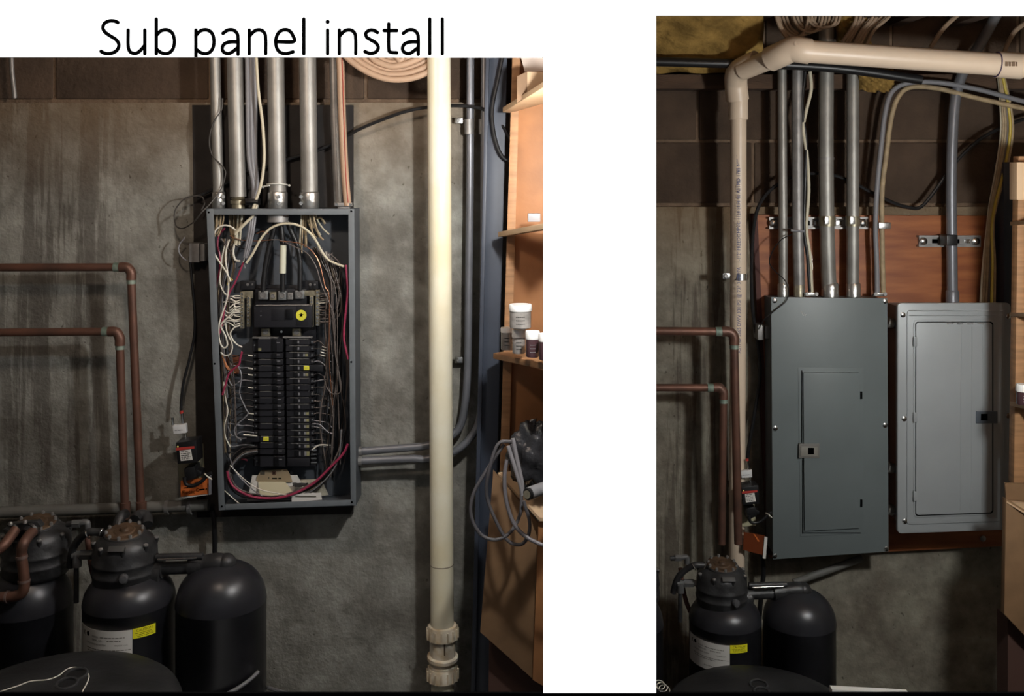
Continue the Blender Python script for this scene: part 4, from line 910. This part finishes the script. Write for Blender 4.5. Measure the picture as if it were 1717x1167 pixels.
AO = P(1259,830,3.00)-P(313,758,2.49)
dup(AMP[0], AO+Vector((.028,0,.004)), 'silver cable splitter above the black amplifier box, right bay')
dup(AMP[1], AO, 'black amplifier box with red stripe left of the closed grey panel')
dup(AMP[2], AO+Vector((.004,0,-.02)), 'cream outlet plate behind the black amplifier of the right bay')
dup(AMP[3], AO, 'black power plug under the right bay amplifier')
ot = thing('orange_tag', 'shadowed orange card in a clear sleeve left of the closed grey panel', 'tag', P(1266,935,3.04))
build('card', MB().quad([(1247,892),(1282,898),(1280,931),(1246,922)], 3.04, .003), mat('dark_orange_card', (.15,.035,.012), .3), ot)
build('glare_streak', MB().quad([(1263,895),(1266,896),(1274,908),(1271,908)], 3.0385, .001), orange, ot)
build('white_edge', MB().quad([(1282,900),(1287,901),(1284,937),(1279,936)], 3.035, .004), paper, ot)
# plywood
pw = thing('plywood_backboard', 'reddish brown plywood backboard behind the closed panels', 'board', P(1470,930,3.15))
build('sheet', MB().quad([(1266,360),(1700,362),(1700,915),(1290,935)], 3.145, .022), ply, pw, bevel=.001)
build('sheet_edge', MB().quad([(1262,358),(1270,358),(1296,930),(1288,930)], 3.142, .026), mat('dark_red_edge', (.07,.018,.012), .7), pw)
build('bolt', MB().lathe([(px(5,3.14),0),(px(5,3.14),.002),(px(3,3.14),.004)], P(1648,903,3.1449), (0,-1,0), 12), galvd, pw)
# closed main panel
D1 = 3.03
cp1 = thing('closed_panel', 'tall closed grey breaker panel with a narrow door and square latch', 'breaker panel', P(1393,930,3.1))
build('enclosure', MB().hexa([P(x,y,D1+.003) for x,y in ((1297,502),(1485,503),(1486,922),(1300,933))], [P(x,y,D1+.003)+Vector((0,.11,0)) for x,y in ((1297,502),(1485,503),(1486,922),(1300,933))]), boxgrey, cp1)
build('cover', MB().quad([(1293,498),(1488,500),(1490,925),(1296,938)], D1, .003), covergrey, cp1, bevel=.0012)
build('door_surround', MB().quad([(1338,616),(1448,617),(1448,894),(1342,900)], D1-.0015, .003), covergrey, cp1, bevel=.001)
dr = build('door', MB().quad([(1347,625),(1441,625),(1442,886),(1349,891)], D1-.008, .009), covergrey, cp1, bevel=.003)
build('door_gap', MB().rect(1343.5,621,1345.3,744,D1-.0019,.001).rect(1345,768,1346.8,895,D1-.0019,.001).rect(1346,893,1443,894.3,D1-.0019,.001), black, cp1)
build('latch_surround', MB().quad([(1340,744),(1374,744),(1374,768),(1340,768)], D1-.0105, .010), mat('latch_grey', (.17,.165,.15), .5), dr, bevel=.001)
build('latch', MB().rect(1343,749,1371,765,D1-.0125,.006), mat('latch_light', (.24,.23,.20), .5), dr, bevel=.001); build('latch_slot', MB().rect(1355,751,1365,762,D1-.0132,.002), black, dr)
for y in (663, 844): build('hinge', MB().rect(1443,y-6,1446,y+6,D1-.005,.004), black, cp1)
for x, y in ((1299,504),(1484,505),(1300,718),(1484,713),(1299,932),(1486,920)):
    build('cover_screw', MB().lathe([(px(4.3,D1),0),(px(4.1,D1),.002),(px(2,D1),.0035)], P(x,y,D1-.0001), (0,-1,0), 14), steel, cp1)
sm = MB(); sm.tube([P(1343,521,D1),P(1347,529,D1)], .0009, 6).tube([P(1349,525,D1),P(1350,530,D1)], .0007, 6).tube([P(1347,529,D1),P(1352,527,D1)], .0005, 6)
build('paint_scratch', sm, paper, cp1)
# second panel
D2 = 3.00
p2 = thing('sub_panel', 'lighter grey closed sub panel with a wide rounded door beside the tall panel', 'breaker panel', P(1600,890,3.1))
build('enclosure', MB().quad([(1512,516),(1684,516),(1680,880),(1516,884)], D2+.012, .125), boxgrey, p2)
def rrect(x0, y0, x1, y1, r, sk=0):
    o = []
    for cx_, cy_, a0 in ((x1-r,y0+r,-90),(x1-r,y1-r,0),(x0+r,y1-r,90),(x0+r,y0+r,180)):
        for k in range(6): a = math.radians(a0+k*18); o.append((cx_+math.cos(a)*r, cy_+math.sin(a)*r))
    return [(x, y+sk*(x-x0)*((y-y0)/(y1-y0))) for x, y in o]
def rp_(name, x0, y0, x1, y1, r, d, th, m, par, bev=.001, sk=-.035): return build(name, MB().prism([P(x,y,d) for x, y in rrect(x0,y0,x1,y1,r,sk)], (0,th,0)), m, par, bevel=bev)
rp_('cover', 1505, 508, 1695, 895, 7, D2, .014, cover2, p2, .003)
rp_('cover_step', 1521, 520, 1684, 880, 6, D2-.003, .004, cover2, p2, .002)
rp_('door_frame', 1532, 537, 1668, 868, 6, D2-.0048, .003, cover2, p2, .001)
rp_('door_gap', 1534.5, 539.5, 1665.5, 865.5, 5, D2-.0051, .001, black, p2, 0)
dr2 = rp_('door', 1536, 541, 1664, 864, 5, D2-.009, .006, cover2, p2, .0015)
for y in (521, 529): build('louvre', MB().tube([P(1524,y,D2-.004), P(1682,y,D2-.004)], .0018, 8), cover2, p2)
for x in (1588, 1605, 1622, 1639): build('door_dash', MB().rect(x,542.5,x+10,544,D2-.0098,.001), steel, dr2)
for x in (1612, 1630, 1648): build('door_rib', MB().tube([P(x,548,D2-.0088), P(x-2,855,D2-.0088)], .0012, 6), cover2, dr2)
for y in (573, 700, 832): build('hinge', MB().rect(1532,y-8,1538,y+8,D2-.012,.006), cover2, p2, bevel=.001); 
lt = build('latch', MB().rect(1637,690,1673,710,D2-.013,.006), mat('latch_blue', (.10,.12,.14), .4), dr2, bevel=.0015); build('latch_recess', MB().rect(1645,694,1656,705,D2-.0136,.001), black, dr2)
for x, y in ((1514,528),(1691,530),(1516,702),(1691,697),(1517,874)):
    build('cover_screw', MB().lathe([(px(4.6,D2),0),(px(4.4,D2),.002),(px(2.2,D2),.004)], P(x,y,D2-.0001), (0,-1,0), 14), steel, p2)
for k, y in enumerate((540, 783, 853)):
    nm = ('upper', 'middle', 'lowest')[k]
    t = thing('box_connector', '%s cable connector in the gap between the two closed panels' % nm, 'connector', P(1497,y+8,3.1))
    build('nut', MB().cyl(P(1488,y,3.07), P(1497,y+3,3.07), px(9,3.07), 12), galv, t); build('cable', MB().cyl(P(1495,y+2,3.07), P(1512,y+8,3.07), px(6,3.07), 12), mat('grey_conduit_paint', (.2,.205,.225), .38), t)
# small junction box
tag(build('junction_box', MB().rect(1271,545,1281,570,3.08,.06).rect(1283,547,1293,568,3.08,.06), galvd, bevel=.001), 'small grey junction box left of the closed panel', 'junction box')
tag(build('thin_wire', MB().tube(PC([(1327,393,3.05),(1310,402,3.05),(1296,420,3.05),(1290,440,3.05),(1300,455,3.05),(1316,470,3.04),(1322,488,3.03),(1318,505,3.02),(1300,520,3.02),(1282,535,3.03),(1272,552,3.06)], 3.05), .0016, 6), blackw), 'thin black wire curling down beside the conduits to the closed panel corner', 'wire')
# unistruts
def strut(x0, y0, x1, y1, d, label):
    t = thing('strut_channel', label, 'strut', P((x0+x1)/2,y1,d))
    build('channel', MB().rect(x0,y0,x1,y0+3,d,.018).rect(x0,y1-3,x1,y1,d,.018).rect(x0,y0,x1,y1,d+.014,.005), galvd, t)
    for k in range(int((x1-x0)/18)): 
        x = x0+9+k*18; build('slot', MB().rect(x-5,y0+6,x+5,y1-6,d+.0128,.002), black if k % 2 else steel, t, bevel=.001)
    for x in (x0+7, x1-9): build('bolt', MB().lathe([(px(6.5,d),0),(px(6.5,d),.004),(px(3,d),.008)], P(x,(y0+y1)/2,d+.008), (0,-1,0), 12), steel, t)
strut(1290, 364, 1456, 384, 3.12, 'steel strut channel behind the row of conduits on the plywood')
strut(1541, 395, 1645, 414, 3.12, 'short slotted steel strut channel above the lighter grey panel')
# conduits
def cond2(pts, r, label, d=3.09, m=galv, cap=None, conn=None, straps=(), bands=()):
    t = thing('conduit', label, 'conduit', P(pts[-1][0],pts[-1][1],d))
    build('pipe', MB().tube(PC(pts, d, 6), px(r,d), 20), m, t); x1, y1 = pts[-1][:2]
    if cap: build('coupling', MB().lathe([(px(cap-1,d),0),(px(cap,d),.002),(px(cap,d),px(21,d)),(px(cap-2,d),px(24,d))], P(x1,y1+2,d), (0,0,1), 24), conn or cast, t)
    for y in bands: build('band', MB().lathe([(px(r+1,d),0),(px(r+1.2,d),px(4,d))], P(pts[1][0],y,d), (0,0,1), 20), galvd, t)
    for y in straps:
        s_ = build('strap', MB().lathe([(px(r+1.5,d),0),(px(r+1.5,d),px(17,d))], P(pts[2][0],y+9,d), (0,0,1), 20), brass, t, ang=30)
        build('strap_bolt', MB().rect(pts[2][0]-4,y-7,pts[2][0]+4,y+6,d-px(r+6,d),.012), steel, s_, bevel=.001); build('strap_pin', MB().cyl(P(x1+r,y-2,d-.01), P(x1+r+10,y-2,d-.01), .0018, 8), steel, s_)
    return t
cond2([(1311,92),(1312,260),(1313,400),(1313,480),(1313,496)], 7.5, 'thin leftmost conduit above the closed grey panel', cap=9)
cond2([(1337,92),(1337,250),(1338,400),(1340,480),(1340,496)], 9.5, 'dark conduit with brass connector above the closed grey panel', m=galvd, cap=9.5, conn=brass)
cond2([(1386,10),(1385,250),(1387,400),(1390,480),(1392,496)], 12.3, 'thickest conduit with brass strap above the closed grey panel', cap=14, straps=(370,), bands=(268,))
cond2([(1430,95),(1430,250),(1430,400),(1430,480),(1431,496)], 10.2, 'conduit with brass strap right of the thickest one', cap=12, straps=(370,))
cond2([(1685,0),(1668,30),(1645,72),(1618,115),(1603,160),(1597,230),(1595,320),(1596,420),(1597,508)], 8.6, 'bent grey conduit dropping into the lighter grey panel', m=mat('grey_conduit_paint', (.2,.205,.225), .38), cap=10.5, conn=mat('grey_conduit_paint', (.2,.205,.225), .38))
st_ = tag(build('strap_clamp', MB().rect(1588,394,1606,412,3.055,.05), blackw, bevel=.002), 'black clamp fixing the bent conduit to the short strut', 'clamp')
for pts, m, lb in (([(1350,120),(1345,170),(1347,200),(1352,240),(1350,300),(1348,383),(1354,430),(1358,489)], blackw, 'black cable beside the dark conduit over the closed panel'),
                   ([(1358,120),(1360,150),(1352,185),(1347,215),(1353,260),(1356,320),(1352,383),(1358,430),(1361,490)], cream, 'cream cable curving beside the dark conduit over the closed panel'),
                   ([(1820,190),(1717,170),(1640,150),(1570,138),(1520,140),(1495,155),(1484,190),(1478,240),(1471,310),(1468,380),(1470,440),(1471,496)], greyw, 'grey cable arching down to the right top corner of the closed panel'),
                   ([(1820,205),(1717,182),(1640,165),(1570,148),(1525,147),(1505,165),(1494,200),(1486,260),(1479,320),(1479,400),(1481,496)], tanc, 'tan cable arching down beside the grey one to the closed panel')):
    tag(build('sheathed_cable', MB().tube(PC(pts, 3.08), px(4.2 if m in (greyw, tanc) else 3, 3.08), 12), m), lb, 'cable')
for k, (m, dx) in enumerate(((tanc,0),(tanc,4),(brownw,8),(yelloww,12),(tanc,16),(cream,-3))):
    tag(build('yellow_cable', MB().tube(PC([(1674+dx*.3,110),(1680+dx*.8,170),(1682+dx,220),(1674+dx*.9,280),(1662+dx*.6,340),(1657+dx*.5,380),(1652+dx,440),(1648+dx*1.2,510)], 3.09+.004*(k%3)), px(2.3,3.09), 8), m), 'tan or yellow cable in the slim bundle dropping behind the lighter panel', 'cable', 'tan and yellow cables above the lighter grey panel')
t = thing('cable_clamp', 'steel two hole clip on the tan cable above the closed panel', 'clamp', P(1485,384,3.1))
build('clip', MB().rect(1474,373,1494,384,3.06,.03), steel, t, bevel=.002)
for x, lb in ((1361, 'left'), (1476, 'right')):
    t = thing('cable_clamp', 'metal cable clamp on the %s of the closed panel top edge' % lb, 'clamp', P(x,498,3.07))
    build('clamp_bar', MB().rect(x-11,491,x+11,497,3.06,.02), steel, t, bevel=.001)
    for q in (-8, 8): build('screw', MB().lathe([(px(3.4,3.06),0),(px(3,3.06),.003)], P(x+q,493,3.0599), (0,-1,0), 10), galvd, t)
tag(build('black_coax', MB().tube(PC([(1760,190),(1717,200),(1680,214),(1640,236),(1600,275),(1560,330),(1542,348),(1525,348),(1500,341),(1460,322),(1420,301),(1385,292),(1340,293),(1300,312),(1275,340),(1264,380),(1260,450),(1262,520),(1270,570),(1274,630),(1264,700),(1254,760),(1254,785)], 3.12), px(3,3.12), 8), blackw), 'long black cable looping across the block wall and down beside the plywood', 'cable')
tag(build('white_nub', MB().tube([P(1326,386,3.03), P(1348,388,3.03)], .004, 8), greyw), 'short grey tie across the dark conduit above the closed panel', 'tie')
# white drain pipe
wd = thing('white_drain_pipe', 'pinkish white plastic drain pipe bending along the joists and down the wall', 'pipe', P(1240,930,3.02))
build('pipe', MB().tube([P(1238,195,3.03), P(1238,460,3.05), P(1235,960,3.09)], px(13.3,3.05), 24), pvcr, wd)
build('pipe', MB().cyl(P(1350,86,2.80), P(1760,114,2.80), px(19,2.8), 28), pvcr, wd)
build('pipe', MB().cyl(P(1245,118,2.95), P(1335,82,2.80), px(17,2.9), 24), pvcr, wd)
build('elbow', MB().tube(curve([P(1237,168,3.02), P(1234,140,3.01), P(1236,122,2.98), P(1250,112,2.95), P(1270,103,2.92)], 6), px(19,2.98), 24), pvcr, wd)
build('elbow', MB().tube(curve([P(1292,99,2.86), P(1310,91,2.83), P(1328,83,2.81), P(1342,84,2.80), P(1357,86,2.80)], 6), px(21.5,2.82), 24), pvcr, wd)
build('hub', MB().lathe([(px(15,3.03),0),(px(16,3.03),.003),(px(16,3.03),px(34,3.03)),(px(13,3.03),px(37,3.03))], P(1238,201,3.03), (0,0,1), 24), pvcr, wd)
build('hub_lip', MB().torus(P(1235,150,3.02), (.1,0,1), px(17,3.02), px(1.4,3.02), 28, 6), pvcr, wd)
build('coupling', MB().cyl(P(1671,108,2.80), P(1713,111,2.80), px(22,2.8), 28), pvcr, wd); build('coupling_edge', MB().torus(P(1671,108,2.8), (1,0,-.07), px(20.5,2.8), px(1.2,2.8), 28, 6), mat('purple_primer', (.06,.04,.10), .6), wd)
build('barcode', MB().rect(1686,104,1690,111,2.76,.001).rect(1692,104,1695,111,2.76,.001).rect(1697,104,1702,111,2.76,.001).rect(1704,104,1706,111,2.76,.001), mat('brown_print', (.2,.13,.08), .7), wd)
build('boss', MB().lathe([(px(6,2.8),0),(px(5,2.8),.004)], P(1336,74,2.775), (0,-1,.5), 16), pvcr, wd)
m = MB(); s_ = 'ASTMD 2665 DWV 330 PSI @ 73F 347897A   1-1/2" FREEDOMPVC 1120 SCH 40 ASTMD 1785 NSF-DWV ASTMD 2665'
vs_, fs_ = text_pts(s_, px(8.5,3.05)); 
um = max(u_ for u_, v_ in vs_); zb, zt_ = P(0,590,3.03).z, P(0,200,3.03).z
m.add([Vector((P(1239,300,3.03).x-v_, 3.0-.0+.0045+.010*(u_/um), zt_*0+zb+(zt_-zb)*u_/um)) for u_, v_ in vs_], fs_)
build('pipe_print', m, bluei, wd, smooth=False)
sc2 = thing('pipe_clamp', 'steel clamp around the white drain pipe on the right bay wall', 'clamp', P(1232,470,3.05))
build('band', MB().lathe([(px(14.3,3.05),0),(px(14.3,3.05),px(11,3.05))], P(1240,469,3.05), (0,0,1), 24), steel, sc2); build('tab', MB().rect(1212,458,1226,468,3.05,.004), steel, sc2, bevel=.002)
build('tab_bolt', MB().lathe([(px(4,3.05),0),(px(3,3.05),.004)], P(1217,463,3.0499), (0,-1,0), 10), galvd, sc2)
copper_run(((981,554),(1214,556)), 0, ((1231,575),(1238,912)), 7, 2.98, 'upper and outer of the two copper pipes in the right bay')
copper_run(((979,650),(1200,650)), 0, ((1213,666),(1210,912)), 6.4, 3.0, 'lower and inner of the two copper pipes in the right bay')
for x, lb in ((1210,'inner'),(1238,'outer')):
    pass
tag(build('wall_pipe', MB().cyl(P(1331,977,3.12), P(1445,936,3.14), px(6,3.12)), mat('grey_painted_pipe', (.16,.155,.14), .6)), 'pale slanting pipe on the wall below the closed panel', 'pipe')
tag(build('black_hose', MB().tube(PC([(1278,930),(1280,960),(1275,1010),(1272,1060)], 3.10), px(4,3.1), 10), blackw), 'black hose hanging between the tanks below the shadowed orange card', 'hose')
tag(build('black_overhead_pipe', MB().tube(PC([(980,101),(1090,103),(1200,106),(1300,108),(1420,116),(1545,134)], 2.98), px(8,2.98), 12), blackw), 'black pipe running under the joists behind the white drain pipe', 'pipe')
# ceiling: joists, insulation, cables
for k, (x0, x1) in enumerate(((1278,1306),(1466,1492),(1545,1568),(1655,1680))):
    a0 = P(x0,20,2.9); a1 = P(x1,20,2.9)
    tag(build('ceiling_joist', MB().box(((a0.x+a1.x)/2, 2.70, .555), (.045, .9, .16)), joist, bevel=.002), ('dark ceiling joist right beside the big yellow insulation batt', 'dark ceiling joist just right of the thick conduit cable fan', 'dark ceiling joist in the middle of the bare ceiling, right bay', 'dark ceiling joist nearest the right edge of the right bay')[k], 'joist', 'ceiling joists in the right bay')
tag(build('sill_plate', MB().box((1.2, DR-.0, .30), (1.98, .10, .045)), joist, bevel=.003), 'dark timber sill plate on top of the block wall, right bay', 'beam')
ib = MB(); n1, n2 = 26, 14
def insb(name, x0, x1, yy0, yy1, d0, d1, lb, thick=.05):
    b = MB(); vs = []; rr = random.Random(len(name)+int(x0))
    for j in range(n2+1):
        for i in range(n1+1):
            u, v = i/n1, j/n2; d = d0+(d1-d0)*v; p = P(x0+(x1-x0)*u, yy0+(yy1-yy0)*v, d)
            bul = math.sin(u*math.pi)**.5*.02+math.sin(u*17+v*9)*.006+math.sin(u*31-v*23)*.004+rr.uniform(-.002,.002)
            vs.append(p+Vector((0,-bul,-bul*.5)))
    m0 = len(vs); vs += [v+Vector((0,thick,thick)) for v in vs]
    W_ = n1+1; fs = []
    for j in range(n2):
        for i in range(n1): a = j*W_+i; fs += [(a,a+1,a+W_+1,a+W_), (a+m0,a+W_+m0,a+W_+1+m0,a+1+m0)]
    for i in range(n1): fs += [(i,i+m0,i+1+m0,i+1), (n2*W_+i,n2*W_+i+1,n2*W_+i+1+m0,n2*W_+i+m0)]
    for j in range(n2): fs += [(j*W_,(j+1)*W_,(j+1)*W_+m0,j*W_+m0), (j*W_+n1,j*W_+n1+m0,(j+1)*W_+n1+m0,(j+1)*W_+n1)]
    b.add(vs, fs); return tag(build(name, b, insul, ang=80), lb, 'insulation')
insb('insulation_batt', 1000, 1280, -10, 118, 2.85, 3.10, 'large yellow fibreglass batt at the top left of the right bay ceiling')
insb('insulation_batt', 1405, 1462, 20, 78, 3.0, 3.1, 'small tuft of yellow insulation among the ceiling cables', .02)
insb('insulation_batt', 1440, 1500, 118, 150, 3.05, 3.1, 'small yellow insulation scrap on the sill below the white drain pipe', .02)
for k in range(10):
    x = 1312+k*6
    tag(build('ceiling_cable', MB().tube(PC([(x-8,-10),(x-6,25),(x+4,50-k),(x+24,62-k*2),(x+40,45-k),(x+46,0)], 2.95+.01*(k%4)), px(2.6,2.95), 8), mat('dim_sheath', (.30,.22,.15), .6)), 'dusty looped cable in the bunch left of the thick conduit at the ceiling', 'cable', 'looped cables left of the thick conduit')
for k in range(9):
    x = 1432+k*7
    tag(build('ceiling_cable', MB().tube(PC([(x-5+k*3,-10),(x+4,26),(x-6-k*2,50),(x-20-k*2,70+k)], 2.97+.01*(k%4)), px(3,2.97), 8), mat('dim_sheath', (.30,.22,.15), .6)), 'dusty cable in the fan right of the thick conduit at the ceiling', 'cable', 'fanned cables right of the thick conduit')
tag(build('ceiling_cable', MB().tube(PC([(1298,0),(1302,26),(1310,48),(1322,66)], 2.86), px(4,2.86), 8), mat('dim_sheath', (.30,.22,.15), .6)), 'single pale cable dropping behind the white elbow', 'cable')
for pts, lb in (([(1625,10),(1600,30),(1580,50),(1560,80)], 'faint grey cable slanting left at the ceiling, right of the joists'), ([(1717,40),(1700,55),(1685,85),(1680,120)], 'faint cable at the top right corner of the right bay')):
    tag(build('ceiling_cable', MB().tube(PC(pts, 3.0), px(4,3.0), 8), mat('dim_sheath', (.30,.22,.15), .6)), lb, 'cable')
tag(build('slate_post', MB().quad([(1683,272),(1706,272),(1704,560),(1684,560)], 3.08, .06), slate, bevel=.002), 'slate blue steel post above the right end of the lighter grey panel', 'post')
# right shelf, cartons
s2 = thing('shelving_unit', 'pine shelving at the right edge of the right bay', 'shelves', P(1715,1200,2.7))
build('upright', MB().quad([(1708,262),(1730,262),(1722,812),(1700,812)], 2.72, .03), wood, s2, bevel=.001)
build('shelf_board', MB().hexa([P(1694,372,2.74),P(1790,362,2.5),P(1790,372,2.5),P(1694,378,2.74)], [P(1700,372,2.8),P(1830,362,2.6),P(1830,372,2.6),P(1700,378,2.8)]), woodl, s2)
build('shelf_board', MB().hexa([P(1694,524,2.74),P(1790,527,2.5),P(1790,537,2.5),P(1694,530,2.74)], [P(1700,524,2.8),P(1830,527,2.6),P(1830,537,2.6),P(1700,530,2.8)]), woodl, s2)
build('shelf_board', MB().hexa([P(1693,673,2.74),P(1790,690,2.5),P(1790,701,2.5),P(1693,680,2.74)], [P(1700,673,2.8),P(1830,690,2.6),P(1830,701,2.6),P(1700,680,2.8)]), woodl, s2)
build('side_panel', MB().quad([(1714,262),(1820,262),(1820,1000),(1706,1000)], 2.82, .02), woodo, s2)
jr = jar(1715, 678, 22, 34, 2.66, True, 'white lidded jar at the right edge of the right bay shelf', 12); jr['group'] = 'small white lidded jars on the shelf'
tag(build('pale_carton', MB().rect(1705,272,1740,335,2.68,.04), mat('peach_card', (.6,.42,.26), .7), bevel=.001), 'pale orange carton at the right edge above the first shelf, right bay', 'box')
bc = thing('brown_carton', 'brown cardboard carton stack at the lower right edge of the right bay', 'box', P(1705,1165,2.7))
build('carton_face', MB().quad([(1687,836),(1760,880),(1760,1110),(1684,1030)], 2.62, .02), brownbox, bc, bevel=.001)
build('carton_flap', MB().quad([(1685,810),(1760,812),(1760,842),(1687,838)], 2.70, .006), brownbox, bc)
build('carton_top', MB().hexa([P(1687,838,2.70),P(1688,840,2.62),P(1760,884,2.60),P(1760,840,2.74)], [P(1687,841,2.70),P(1688,843,2.62),P(1760,887,2.60),P(1760,843,2.74)]), woodl, bc)
build('carton_base', MB().quad([(1690,1036),(1760,1060),(1760,1300),(1690,1300)], 2.66, .06), mat('dark_carton', (.075,.035,.025), .8), bc)
tag(build('white_tray', MB().quad([(1395,1156),(1525,1163),(1525,1190),(1395,1190)], 2.4, .02), paper, bevel=.001), 'white edge of something at the bottom of the right bay beside the tank', 'tray')
